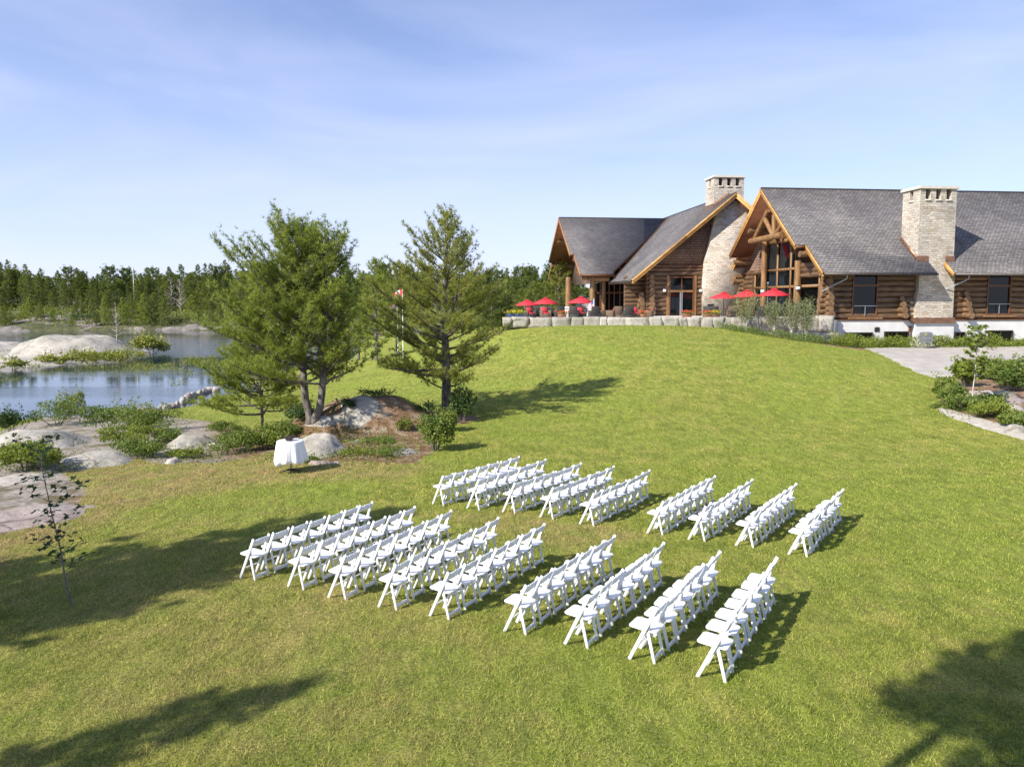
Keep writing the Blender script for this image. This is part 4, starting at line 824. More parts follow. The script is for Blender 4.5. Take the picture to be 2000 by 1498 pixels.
# ---- main block
A=Fr(23.36,56,6.0); ZE,SL,WD=1.93,.808,18.7; BR=WD/2; ZR=ZE+SL*BR
zf=lambda a,b: ZE+SL*min(b,WD-b) if np.isscalar(b) else ZE+SL*np.minimum(b,WD-b)
bn=A.ha(1575,477,0)[0]; 
cx0=A.hb(1831,532,0)[0]; cx1=A.hb(1865,533,0)[0]
CB=1.15                      # chimney front plane
EU=.85
poly=[(0,0),(cx0,0),(cx0,CB+.05),(cx1,CB+.05),(cx1,0),(62,0),(62,BR),(-EU,BR),(-EU,bn),(0,bn)]
part(slab(A,poly,zf,.06,.22),'roof','shingle'); part(slab(A,[(a+(.06 if a<=0 else 0),b+(.06 if b==0 else 0)) for a,b in poly],zf,.2,.155),'roof_deck','soffit')
poly2=[(0,WD),(0,WD-bn),(-EU,WD-bn),(-EU,BR),(62,BR),(62,WD)]
part(slab(A,poly2,zf,.06,.22),'roof','shingle'); part(slab(A,[(a+(.06 if a<=0 else 0),b) for a,b in poly2],zf,.2,.155),'roof_deck','soffit')
g=G(); g.tube([A.w(-EU-.02,BR,ZR+.22),A.w(62,BR,ZR+.22)],.09,6); part(g,'ridge_cap','darktrim')
g=G(); e=.25
for (p,q) in (((-EU,BR),(-EU,bn)),((0,bn),(0,-.0)),((-EU,BR),(-EU,WD-bn)),((0,WD-bn),(0,WD))):
    a=p[0]; board(g,A,(a-.06,p[1],zf(a,p[1])+.20),(a-.06,q[1],zf(a,q[1])+.20),.07,.22); board(g,A,(a-.01,p[1],zf(a,p[1])-.03),(a-.01,q[1],zf(a,q[1])-.03),.07,.2)
part(g,'rake_fascia','fascia')
g=G(); board(g,A,(-EU,bn,zf(0,bn)+.16),(0,bn,zf(0,bn)+.16),.08,.22); board(g,A,(0,WD-bn,zf(0,bn)+.16),(-EU,WD-bn,zf(0,bn)+.16),.08,.22); part(g,'step_trim','trim')
g=G(); board(g,A,(0,-.08,ZE+.16),(cx0,-.08,ZE+.16),.16,.16); board(g,A,(cx1,-.08,ZE+.16),(62,-.08,ZE+.16),.16,.16); part(g,'gutter','darktrim')
g=G(); board(g,A,(cx1-.02,CB,zf(0,CB)+.2),(cx1-.02,0,ZE+.2),.07,.36); part(g,'chimney_slot_fascia','fascia')
# front log wall
BW=1.7; LR=.235; LP=.43
win=[]
for (u0,u1,vb) in ((1662,1707,617),(1924,1966,613)):
    a0,z0=A.hb(u0,vb,BW); a1,_=A.hb(u1,vb,BW); win.append((a0,a1,z0))
ac0=A.hb(1787,600,CB)[0]; ac1=A.hb(1862,600,CB)[0]
segs=[(1.15,win[0][0]-.12),(win[0][1]+.12,win[1][0]-.12),(win[1][1]+.12,40)]
g=G(); rg=np.random.default_rng(4); k=0; z=-1.43+LR
while z<2.85:
    for (a0,a1) in ([(1.15,40)] if z<-1.05 else segs):
        log(g,A,(a0,BW+.0,z),(a1,BW+.0,z),LR*rg.uniform(.95,1.06))
    z+=LP
part(g,'log_wall','log')
g=G(); g.box((1.2,BW+.05,FL),(40,BW+.15,3.2),A.M()); part(g,'inner_wall','darktrim')
def window(fr,a0,a1,b,z0,z1,bars_v=(),bars_h=(),nm='window',rail=None,fw=.09,frm='trim',gl='glass'):
    g=G(); M=fr.M(); 
    g.box((a0-fw,b-.12,z0-fw),(a0,b+.1,z1+fw),M); g.box((a1,b-.12,z0-fw),(a1+fw,b+.1,z1+fw),M); g.box((a0,b-.119,z0-fw),(a1,b+.1,z0),M); g.box((a0,b-.119,z1),(a1,b+.1,z1+fw),M)
    for x in bars_v: g.box((x-.035,b-.09,z0),(x+.035,b+.02,z1),M)
    for z_,h in bars_h: g.box((a0,b-.1,z_-h/2),(a1,b+.03,z_+h/2),M)
    o=part(g,nm,frm); g=G(); g.box((a0,b-.0,z0),(a1,b+.02,z1),M); p=g.build('pane',MT[gl]); p.parent=o
    return o
for i,(a0,a1,z0) in enumerate(win):
    zt=A.hb(1685,558,BW)[1]; bw_=BW-LR+.1
    o=window(A,a0,a1,bw_,z0,2.55,(),((zt,.14),))
    g=G(); zr_=z0+.75; g.box((a0,bw_-.2,zr_),(a1,bw_-.16,zr_+.05),A.M()); g.box(((a0+a1)/2-.02,bw_-.2,z0),((a0+a1)/2+.02,bw_-.16,zr_),A.M()); q=g.build('guard_rail',MT['metal']); q.parent=o
    g=G(); g.box((a0-.35,BW-LR-.16,z0-.25),(a1+.5,BW-LR+.15,z0-.1),A.M()); q=g.build('sill',MT['post']); q.parent=o
g=G(); M=A.M()
# crossing log ends (square on to the camera), flaring outward toward the ground
def logends(fr,a,b,z0,n_,seed,two=True,len0=.75,side=-1):
    rg=np.random.default_rng(seed); g=G(); g2=G()
    for i in range(n_):
        z=z0+i*LP; ex=len0*max(.35,(1-i/n_*.75))+rg.uniform(-.08,.08); r=LR*rg.uniform(1.0,1.28)
        log(g,fr,(a,b+.1,z+LP/2),(a+rg.uniform(-.05,.05),b-ex,z+LP/2),r*.8,14,1.12)
        if two: log(g,fr,(a+.1,b,z),(a-ex*1.05,b+rg.uniform(-.05,.05),z),r*.8,14,1.12)
        P=fr.w(a,b-ex-.004,z+LP/2)
    return g
part(logends(A,1.25,BW,FL+.2,9,5,True,.85),'corner_logs','logend')
aw=A.hb(1755,600,BW)[0]; part(logends(A,aw,BW,FL+.1,4,6,False,1.0),'crossing_logs','logend')
aw=A.hb(1881,600,BW)[0]; part(logends(A,aw,BW,FL+.1,5,7,False,1.0),'crossing_logs','logend')
# foundation
g=G(); g.box((1.0,BW-.28,-4.2),(44,BW+.3,-1.52),A.M()); fo=part(g,'foundation','stucco')
g=G(); g.box((1.0,BW-.36,-1.52),(44,BW+.3,-1.43),A.M()); part(g,'foundation_flashing','trim')
fb=BW-.28
for (u0,v0,u1,v1) in ((1653,651,1701,669),(1728,649,1771,669),(1931,647,1974,667),(1866,650,1881,668)):
    a0,z1=A.hb(u0,v0,fb); a1,z0=A.hb(u1,v1,fb); window(A,a0,a1,fb-.02,z0,z1,((a0+a1)/2,),(),'basement_window',fw=.07,frm='darktrim')
a0,z1=A.hb(1708,640,fb);a1,z0=A.hb(1717,648,fb); g=G(); g.box((a0,fb-.05,z0),(a1,fb,z1),A.M())
for i in range(4): g.box((a0+.04,fb-.09,z0+.06+i*.09),(a1-.04,fb-.05,z0+.10+i*.09),A.M())
part(g,'wall_vent','darktrim')
# big chimney
a0=A.hb(1797,400,CB)[0]; a1=A.hb(1868,400,CB)[0]; zt=A.hb(1800,366,CB)[1]; cd_=2.15
def chim(fr,a0,a1,b0,b1,zb,zt,nm='chimney',slots=3):
    g=G(); hs=.95; zs=zt-hs; w_=a1-a0; M=fr.M()
    g.box((a0,b0,zb),(a1,b1,zs),M)
    n_=slots; sw=.42; gap=(w_-n_*sw)/(n_+1); x=a0
    for i in range(n_+1):
        g.box((x,b0+.001,zs),(x+gap,b0+.5,zt-.1),M); x+=gap+sw
    dpt=b1-b0; sb=.5
    g.box((a0,b0+.5,zs),(a0+.45,b0+dpt/2-.2,zt-.1),M); g.box((a0,b0+dpt/2+.2,zs),(a0+.45,b1,zt-.1),M)
    g.box((a1-.45,b0+.5,zs),(a1,b1,zt-.1),M); g.box((a0+.45,b1-.4,zs),(a1-.45,b1,zt-.1),M)
    o=part(g,nm,'stone')
    g=G(); g.box((a0-.14,b0-.14,zt-.1),(a1+.14,b1+.14,zt+.1),M)
    for i in range(n_): xx=a0+gap+i*(gap+sw); g.bev((xx-.06,b0-.1,zs-.08),(xx+sw+.06,b0+.2,zs+.04),.03,M)
    g.bev((a0-.1,b0+dpt/2-.28,zs-.08),(a0+.2,b0+dpt/2+.28,zs+.04),.03,M)
    c=g.build('chimney_cap',MT['cap']); c.parent=o
    g=G(); g.box((a0+.46,b0+.52,zs),(a1-.46,b1-.42,zs+.35),M); c=g.build('flue',MT['blackmetal']); c.parent=o
    return o
chim(A,a0,a1,CB,CB+cd_,zf(0,CB)-.1,zt)
g=G(); al0=A.hb(1790,600,CB)[0]; al1=A.hb(1862,600,CB)[0]; zl=zf(0,CB)-.1; M=A.M()
g.box((al0,CB,-1.3),(al1,BW+.6,.6),M); g.box((al0+.12,CB+.002,.6),(al1,BW+.6,zl),M); 
g.box((al0-.28,CB+.35,-1.3),(al0,BW+.6,.25),M); part(g,'chimney_base','stone')
g=G(); g.box((al0-.35,CB-.12,-1.62),(al1+.1,BW+.3,-1.3),M); g.box((al0-.2,CB-.2,-1.72),(al1+.15,BW,-1.62),M); part(g,'copper_band','copper')
g=G(); g.box((al0-.1,CB-.02,-4.1),(al1+.12,BW,-1.72),M); part(g,'chimney_plinth','stucco')
g=G(); board(g,A,(a0-.03,CB-.02,zf(0,CB)+.52),(a0-.03,CB+cd_,zf(0,CB+cd_)+.52),.05,.32); g.box((a0-.05,CB-.05,zf(0,CB)+.2),(cx0,CB-.005,zf(0,CB)+.62),M); g.box((cx1,CB-.05,zf(0,CB)+.2),(a1+.05,CB-.005,zf(0,CB)+.62),M); part(g,'copper_flashing','copper')
g=G(); x,z_=A.hb(1655,538,0); g.tube([A.w(x,0,ZE),A.w(x,.05,ZE-.25),A.w(x-1.2,1.4,ZE-1.2)],.05,6); part(g,'downpipe','metal'); g=G(); x=A.hb(1893,538,0)[0]; g.tube([A.w(x,0,ZE),A.w(x,.05,ZE-.25),A.w(x-1.2,1.4,ZE-1.2)],.05,6); part(g,'downpipe','metal')
# glazed gable end (plane a = AW)
AW=1.15; B0=A.ha(1603,560,AW)[0]; 
def gz_in(b): return zf(0,b)-.08
def gwall(fr,a,b0,b1,z0,topf,th,nm,mt):
    bs=np.linspace(b0,b1,9); V=[fr.w(a,b0,z0)]+[fr.w(a,b,topf(b)) for b in bs]+[fr.w(a,b1,z0)]; V2=[v+np.r_[fr.A*th,0] for v in V]; n_=len(V)
    uv=[(b0,z0)]+[(b,topf(b)) for b in bs]+[(b1,z0)]
    g=G(); g.add(np.array(V+V2),[tuple(range(n_)),tuple(range(2*n_-1,n_-1,-1))]+[(i,(i+1)%n_,(i+1)%n_+n_,i+n_) for i in range(n_)],uv+uv); return part(g,nm,mt)
b1p=A.ha(1500,520,AW)[0]; b2p=A.ha(1566,540,AW)[0]; bL_=A.ha(1450,560,AW)[0]; bR_=A.ha(1601,560,AW)[0]
bL_=min(bL_,WD-BW)
gl=gwall(A,AW+.08,bR_,b1p,FL,lambda b: min(gz_in(b),5.4),.04,'gable_glazing','glass')
gwall(A,AW+.05,b1p+.0,WD-BW,2.9,lambda b: max(2.95,gz_in(b)),.04,'gable_shingles','siding')
gwall(A,AW+.10,BW,bR_,2.2,lambda b: max(2.25,gz_in(b)),.04,'gable_shingles','siding')
gwall(A,AW+.12,(5.55-ZE)/SL,b1p,5.35,lambda b: max(5.4,gz_in(b)),.04,'gable_shingles','soffit')
M=A.M()
def fbar(g,b0,z0,b1,z1,w_=.14,d=.12): 
    P=A.w(AW-.02,b0,z0);Q=A.w(AW-.02,b1,z1); t=nrm(Q-P); s=np.cross(t,np.r_[A.A,0]); V=[]
    for X in (P,Q):
        for i,j in ((-1,-1),(1,-1),(1,1),(-1,1)): V.append(X+s*i*w_/2+np.r_[A.A,0]*j*d/2)
    g.add(V,[(0,1,2,3),(7,6,5,4),(0,4,5,1),(1,5,6,2),(2,6,7,3),(3,7,4,0)])
g=G(); zlo=A.ha(1550,560,AW)[1]; zhi=A.ha(1550,525,AW)[1]
bm1=A.ha(1518,560,AW)[0]; bm2=A.ha(1544,560,AW)[0]
for b in (bR_,bm1,bm2): fbar(g,b,FL,b,min(gz_in(b)-.1,5.35),.2)
fbar(g,bR_,zlo,WD-3.2,zlo,.22); fbar(g,b2p,zhi,b1p,zhi,.2); fbar(g,max(b2p,(5.6-ZE)/SL),5.2,b1p,5.2,.3); fbar(g,b1p+2.6,FL,b1p+2.6,2.7,.22); fbar(g,b1p,2.7,b1p+2.7,2.7,.3); fbar(g,b1p+1.2,FL,b1p+1.2,zlo,.12)
fbar(g,bR_,2.1,b2p,min(gz_in(b2p),4.9),.25)
part(g,'window_frame','post',gl and None)
g=G(); log(g,A,(AW-.35,b1p,FL),(AW-.35,b1p,5.4),.27); part(g,'log_post','post')
g=G(); log(g,A,(AW-.35,b2p,FL),(AW-.35,b2p,3.3),.29); part(g,'log_post','post')
gwall(A,AW+.06,b1p+.2,b1p+2.6,FL,lambda b:2.7,.03,'side_glazing','glass')
# log infill left of the glazing and at the upper right corner
g=G(); z=FL+LR; rg=np.random.default_rng(14)
while z<3.0:
    log(g,A,(AW,b1p+(2.75 if z<2.6 else .2),z),(AW,WD-BW,z),LR*rg.uniform(.95,1.08))
    z+=LP
part(g,'gable_logs','log'); g=G()
for z in (2.1,2.5,2.9): log(g,A,(AW-.05,max(BW,(z+LR+.15-ZE)/SL),z),(AW-.05,b2p,z),LR)
part(g,'gable_logs','log')
g=G()
for i in range(9): 
    z=FL+LR+i*LP; ex=.8*(1-i*.05); log(g,A,(AW,WD-BW,z+LP/2),(AW-ex,WD-BW,z+LP/2),LR*1.05)
for i,z in enumerate((1.9,2.35)): log(g,A,(AW,WD-BW,z),(-.1+.2*i,WD-BW-.1,z),.27)
part(g,'corner_logs','logend')
# porch logs under the overhang and the open truss
g=G()
log(g,A,(-.1,max(A.ha(1531,462,.0)[0],(5.5+.5-ZE)/SL),5.5),(-.1,A.ha(1468,474,0)[0],5.45),.27)
for (p,q) in (((1494,428),(1511,462)),((1512,420),(1512,462)),((1526,440),(1514,460)),((1500,412),(1472,470))):
    (b0,z0),(b1,z1)=A.ha(*p,-.1),A.ha(*q,-.1); z0=min(z0,zf(0,b0)-.35); z1=min(z1,zf(0,b1)-.35); log(g,A,(-.1,b0,z0),(-.1,b1,z1),.2)
part(g,'roof_truss','post')
g=G()
for (b,z_,e_) in ((BR,ZR-.55,-.55),(bn+.1,zf(0,bn)-.5,-.5),(WD-bn-.2,zf(0,bn)-.5,-.5),(BR+3.2,zf(0,BR+3.2)-.5,-.5),(BR-3.2,zf(0,BR-3.2)-.5,-.5),(WD-.9,ZE+.15,.15),(1.0,ZE+.2,.25)):
    z_=min(z_,zf(0,b)-.35); g=G(); log(g,A,(e_,b,z_),(3,b,z_),.24); part(g,'purlin','logend')
# sconces
def sconce(P):
    g=G(); g.bev(P+np.array([-.13,-.30,-.2]),P+np.array([.13,-.06,.22]),.04); g.box(P+np.array([-.04,-.1,-.05]),P+np.array([.04,.1,.05])); o=part(g,'wall_lantern','blackmetal')
    g=G(); g.bev(P+np.array([-.14,-.31,-.12]),P+np.array([.14,-.05,.13]),.02); c=g.build('lamp_glass',MT['whitepaint']); c.parent=o
for u,v,a in ((1488,569,AW-.5),(1557,563,AW-.5)):
    b,z=A.ha(u,v,a); sconce(A.w(a,b,z))
# ---- middle gabled block (B) : front wall plane b=0 at its own frame
r6=R(6); d0=72.2; x0=at(1438,377,d0)
Bf=Fr(x0[0],x0[1],6.0)     # origin under the apex on the front rake; a to the right, b deeper
ZRb=x0[2]-ZC-.18; aL,zL=Bf.hb(1233,551,0); SLb=(ZRb-zL)/(-aL); LBb=30
zb=lambda a,b: ZRb-SLb*abs(a)
aR=6.5
uvb=lambda p,z: np.stack([p[:,1],np.hypot(p[:,0],z-ZRb)],1)
# left slope has the left wing joining at the valley
va0=Bf.hz(1200,547,lambda a,b:ZRb-SLb*np.abs(a)); va1=Bf.hz(1304,431,lambda a,b:ZRb-SLb*np.abs(a))
part(slab(Bf,[(aL,0),(0,0),(0,LBb),(va1[0]-.0,LBb),(va1[0],va1[1]),(aL,va0[1])],zb,.06,.2,uvb),'roof','shingle')
part(slab(Bf,[(0,0),(aR,0),(aR,LBb),(0,LBb)],zb,.06,.2,uvb),'roof','shingle')
part(slab(Bf,[(aL,.06),(0,.06),(0,LBb),(va1[0],LBb),(va1[0],va1[1]),(aL,va0[1])],zb,.2,.135),'roof_deck','soffit'); part(slab(Bf,[(0,.06),(aR,.06),(aR,LBb),(0,LBb)],zb,.2,.135),'roof_deck','soffit')
g=G(); am=Bf.hb(1338,460,0)[0]
for (a_,c_) in ((0,am),(am,aL),(0,aR)):
    k=.0 if a_==0 and c_!=aR else (0.0 if c_==aR else -.08)
    board(g,Bf,(a_,-.06+k,zb(a_,0)+.2),(c_,-.06+k,zb(c_,0)+.2),.07,.2); board(g,Bf,(a_,-.01+k,zb(a_,0)-.03),(c_,-.01+k,zb(c_,0)-.03),.07,.22)
part(g,'rake_fascia','fascia')
g=G(); g.tube([Bf.w(0,-.02,ZRb+.2),Bf.w(0,LBb,ZRb+.2)],.08,6); part(g,'ridge_cap','darktrim')
g=G(); board(g,Bf,(aL-.06,0,zL+.16),(aL-.06,va0[1],zL+.16),.14,.16); part(g,'gutter','darktrim')
WB=1.5
# walls: logs to ~z 3, shingles above, stone breast on the right
def hb(u,v): return Bf.hb(u,v,WB)
zlog=hb(1340,519)[1]; a_l=hb(1262,560)[0]; a_s=hb(1371,560)[0]; ad0,zd1=hb(1308,542); ad1=hb(1352,542)[0]; zt0=hb(1330,569)[1]
g=G(); z=FL+LR; rg=np.random.default_rng(24)
while z<zlog:
    for x0_,x1_ in (((a_l,ad0-.15),(ad1+.15,a_s+.2)) if z<zd1 else ((a_l,a_s+.2),)): log(g,Bf,(x0_,WB,z),(x1_,WB,z),LR*rg.uniform(.97,1.08))
    z+=LP
part(g,'log_wall','log')
g=G(); g.box((a_l,WB+.05,FL),(a_s,WB+.15,zlog),Bf.M()); part(g,'inner_wall','darktrim')
ggs=lambda a: zb(a,0)-.1
def fwall(fr,b,pts,th,nm,mt,uvs=1.):
    V=[fr.w(a,b,z) for a,z in pts]; V2=[fr.w(a,b+th,z) for a,z in pts]; n_=len(V); uv=[(a*uvs,z*uvs) for a,z in pts]
    g=G(); g.add(np.array(V+V2),[tuple(range(n_))[::-1],tuple(range(n_,2*n_))]+[(i,(i+1)%n_,(i+1)%n_+n_,i+n_) for i in range(n_)],uv+uv); return part(g,nm,mt)
ax_=(ZRb-.1-zlog)/SLb
fwall(Bf,WB-.15,[(-ax_,zlog),(a_s+.6,zlog),(a_s+.6,ggs(a_s+.6)-.05),((a_s+.6-ax_)/2,ggs((a_s+.6-ax_)/2)-.05)],.2,'gable_shingles','siding')
g=G(); g.box((-ax_,WB-.28,zlog-.18),(a_s+.4,WB+.1,zlog),Bf.M()); part(g,'belt_board','trim')
sp=[hb(u,v) for u,v in ((1368,622),(1369,560),(1372,513),(1381,478),(1390,440))]
tp_a=sp[-1][0]; pts=[(a,z) for a,z in sp]+[(tp_a+.25,ggs(tp_a+.25)-.04),(0,ZRb-.18),(1.6,ggs(1.6)-.04),(3.3,ggs(3.3)-.04),(3.3,FL-.2)]
sb=fwall(Bf,WB-.75,pts,.9,'stone_breast','stone')
g=G(); a_,z_=Bf.hb(1382,594,WB-.75); a2_,z2_=Bf.hb(1394,607,WB-.75); g.box((a_,WB-.77,z2_),(a2_,WB-.7,z_),Bf.M()); o=g.build('fireplace_opening',MT['blackmetal']); o.parent=sb
# chimney on the left slope
bc=1.9; ca0=Bf.hb(1395,370,bc)[0]; ca1=Bf.hb(1453,370,bc)[0]; zct=Bf.hb(1420,345,bc)[1]
chim(Bf,ca0,ca1,bc,bc+2.3,zb(ca0,0)-1.2,zct)
g=G(); P=[(ca0-.04,zb(ca0,0)+.2),(0,ZRb+.2),(0,ZRb+.5),(ca0-.04,zb(ca0,0)+.62)]; g.add([Bf.w(a,bc-.05,z) for a,z in P]+[Bf.w(a,bc-.01,z) for a,z in P],[(0,1,2,3),(7,6,5,4),(3,2,6,7)]); g.box((ca0-.06,bc,zb(ca0,0)+.1),(ca0-.01,bc+2.3,zb(ca0,0)+.6),Bf.M()); part(g,'copper_flashing','copper')
# door with transom
window(Bf,ad0,ad1,WB-.2,zt0+.1,zd1-.05,((ad0+ad1)/2,),(),'transom_window',fw=.12)
d_=window(Bf,ad0,ad1,WB-.2,FL+.05,zt0-.1,(),(),'glazed_door',fw=.12)
g=G(); m_=(ad0+ad1)/2; g.box((m_-.16,WB-.3,FL+.05),(m_-.03,WB-.22,zt0-.1),Bf.M()); g.box((m_+.02,WB-.3,FL+.05),(m_+.10,WB-.22,zt0-.1),Bf.M()); q=g.build('door_stile',MT['metal']); q.parent=d_
g=G(); g.box((ad0-.3,WB-.32,zt0-.1),(ad1+.2,WB-.05,zt0+.1),Bf.M()); g.box((ad0-.35,WB-.3,FL),(ad0-.12,WB-.02,zd1+.2),Bf.M()); g.box((ad1+.12,WB-.3,FL),(ad1+.35,WB-.02,zd1+.2),Bf.M()); part(g,'door_surround','post')
for u,v in ((1297,568),(1368,568)): a_,z_=Bf.hb(u,v,WB-.3); sconce(Bf.w(a_,WB-.3,z_))
# flared log corner, stepped side logs
part(logends(Bf,hb(1270,600)[0],WB,FL+.1,9,9,False,1.0),'corner_logs','logend')
part(logends(Bf,hb(1254,600)[0],WB+.3,FL+.1,5,10,True,.5),'corner_logs','logend')
g=G(); z=FL+LR; a_m=hb(1233,600)[0]-.3
while z<2.6: log(g,Bf,(a_m,WB+1.6,z),(a_l+1.2,WB+1.6,z),LR); z+=LP
part(g,'side_log_wall','log')
g=G(); g.box((a_l+.45,WB+.2,FL),(a_l+.6,28,2.3),Bf.M()); part(g,'side_wall','darktrim')
# ---- left wing (C): ridge runs along -a of block B
zC=va0[2]; bCf=va0[1]; ze_c=Bf.hz  # eave at the valley foot
bE=bCf-.0
# eave line through (1165,539)
def hze(u,v,z): rx,rz=ray(u,v); k=z/rz; p=np.array([rx*k,k])-Bf.o; return float(p@Bf.A),float(p@Bf.B)
bC0=va0[1]-.6; ZEc=Bf.hb(1165,539,bC0)[1]; eA=Bf.hb(1198,539.5,bC0)[0]
bCr=va1[1]; ZRc=va1[2]; 
SLc=(ZRc-ZEc)/(bCr-bC0); WDc=2*(bCr-bC0)
zc=lambda a,b: ZEc+SLc*(min(b-bC0,WDc-(b-bC0)))
aT=Bf.hb(1093.5,430,bCr)[0]; aN0=None
bnC=None
# notch on the front slope at v~500
best=min(np.linspace(bC0,bCr,200),key=lambda b: abs(Bf.hb(1122,500,b)[1]-zc(0,b))); bnC=best; aLow=Bf.hb(1122,500,bnC)[0]; aUp=Bf.hb(1112.5,500,bnC)[0]; aTip=Bf.hb(1134,539,bC0)[0]
aLow=(aLow+aTip)/2; 
print('C wing',bC0,bCr,ZEc,ZRc,SLc,aT,aUp,aLow,aTip,'valley',va0,va1,'B',aL,zL,SLb,ZRb)
uvc=lambda p,z: np.stack([p[:,0],np.hypot(p[:,1]-bC0,z-ZEc)],1)
aUp=(aUp+aT)/2
pf=[(aLow,bC0),(eA,bC0),(va0[0]-.1,va0[1]),(va1[0],bCr),(aUp,bCr),(aUp,bnC),(aLow,bnC)]
part(slab(Bf,pf,zc,.06,.2,uvc),'roof','shingle'); part(slab(Bf,[(a+(.06 if a<=aLow+.01 else 0),b) for a,b in pf],zc,.2,.135),'roof_deck','soffit')
b_=bC0+WDc; bn2=b_-(bnC-bC0)
pk=[(aLow,b_),(aLow,bn2),(aUp,bn2),(aUp,bCr),(va1[0]+2,bCr),(va1[0]+2,b_)]
part(slab(Bf,pk,zc,.06,.2,uvc),'roof','shingle'); part(slab(Bf,[(a+(.06 if a<=aLow+.01 else 0),b) for a,b in pk],zc,.2,.135),'roof_deck','soffit')
g=G()
for p,q in (((aUp,bCr),(aUp,bnC)),((aLow,bnC),(aLow,bC0)),((aUp,bCr),(aUp,bn2)),((aLow,bn2),(aLow,b_))): board(g,Bf,(p[0]-.05,p[1],zc(0,p[1])+.2),(q[0]-.05,q[1],zc(0,q[1])+.2),.08,.4)
part(g,'rake_fascia',simple('brown_fascia',(.28,.12,.04),(.36,.17,.06),3,.5))
g=G(); g.tube([Bf.w(aUp,bCr,ZRc+.2),Bf.w(va1[0]+.3,bCr,ZRc+.2)],.08,6); part(g,'ridge_cap','darktrim')
g=G(); board(g,Bf,(aLow,bC0-.06,ZEc+.16),(eA,bC0-.06,ZEc+.16),.14,.16); board(g,Bf,(aLow,bnC,zc(0,bnC)+.2),(aUp,bnC,zc(0,bnC)+.2),.1,.2); part(g,'gutter','trim')
g=G(); P=Bf.w(va0[0],va0[1],va0[2]+.24);Q=Bf.w(va1[0],va1[1],va1[2]+.24); g.tube([P,Q],.10,6); part(g,'copper_valley','copper')
# purlins of the wing gable
g=G()
for b,dz in ((bCr,-.5),(bnC+.2,-.5),(bn2-.2,-.5),(bC0+1.2,-.3),(bCr+3,-.5),(b_-1.2,-.3)): g=G(); log(g,Bf,(aUp+.35,b,zc(0,b)+dz),(aUp+3.5,b,zc(0,b)+dz),.24); part(g,'purlin','logend')
a_g=aLow+2.6
for z_ in (.2,.72): g=G(); log(g,Bf,(aLow+.3,bC0+1.3,ZEc+z_-.35),(aLow+2.6,bC0+1.3,ZEc+z_-.35),.25); part(g,'purlin','logend')
fwall_pts=[(bC0+1.6,2.0),(bCr,ZRc-.3),(b_-1.6,2.0)]
g=G(); V=[Bf.w(a_g,b,z) for b,z in fwall_pts]; V2=[v+np.r_[Bf.A*.1,0] for v in V]; g.add(np.array(V+V2),[(0,1,2),(5,4,3),(0,3,4,1),(1,4,5,2),(2,5,3,0)],[(b,z) for b,z in fwall_pts]*2); part(g,'gable_shingles','siding')
g=G(); log(g,Bf,(aLow+1.0,bC0+1.2,ZEc-.25),(eA-.2,bC0+1.2,ZEc-.25),.27); part(g,'porch_beam','post')
# round log columns on stone plinths
for u in (1110,1157):
    a_,_=Bf.hb(u,600,bC0+1.2); g=G(); log(g,Bf,(a_,bC0+1.2,FL+.8),(a_,bC0+1.2,ZEc-.1),.31,16,.92); part(g,'log_column','post')
    P=Bf.w(a_,bC0+1.2,FL); g=G(); g.bev(P+[-.48,-.48,0],P+[.48,.48,.66],.03); o=part(g,'stone_plinth','cap'); g=G(); g.bev(P+[-.58,-.58,.66],P+[.58,.58,.82],.03); c=g.build('plinth_cap',MT['whitepaint']); c.parent=o
# glazed curtain behind the columns
b_gl=bC0+3.6; ag0=Bf.hb(1166,600,b_gl)[0]; ag1=Bf.hb(1252,600,b_gl)[0]
g=G(); g.box((ag0,b_gl,FL),(ag1,b_gl+.05,4.2),Bf.M()); gc=part(g,'curtain_glazing','glass')
g=G()
for u in (1172,1180,1189,1199,1210,1222,1234): a_=Bf.hb(u,600,b_gl)[0]; g.box((a_-.06,b_gl-.12,FL),(a_+.06,b_gl,4.2),Bf.M())
for z_ in (FL+.05,.9,2.2): g.box((ag0,b_gl-.11,z_-.08),(ag1,b_gl-.002,z_+.08),Bf.M())
q=g.build('mullions',MT['trim']); q.parent=gc
for u in (1179,): a_=Bf.hb(u,600,bC0+3.3)[0]; g=G(); log(g,Bf,(a_,bC0+3.3,FL),(a_,bC0+3.3,3.2),.24); part(g,'log_column','post')
g=G(); a_=Bf.hb(1231,600,bC0+.3)[0]; g.tube([Bf.w(eA+.1,bC0+.1,ZEc),Bf.w(eA+.4,bC0+.4,ZEc-.7),Bf.w(a_,bC0+.3,ZEc-.9),Bf.w(a_,bC0+.3,FL)],.055,6); part(g,'downpipe','copper')
g=G(); z=FL+LR; aq=Bf.hb(1146,600,b_-1)[0]
while z<1.2: log(g,Bf,(aq,b_-5,z),(aq+3,b_-5,z),LR); z+=LP
part(g,'rear_logs','log')
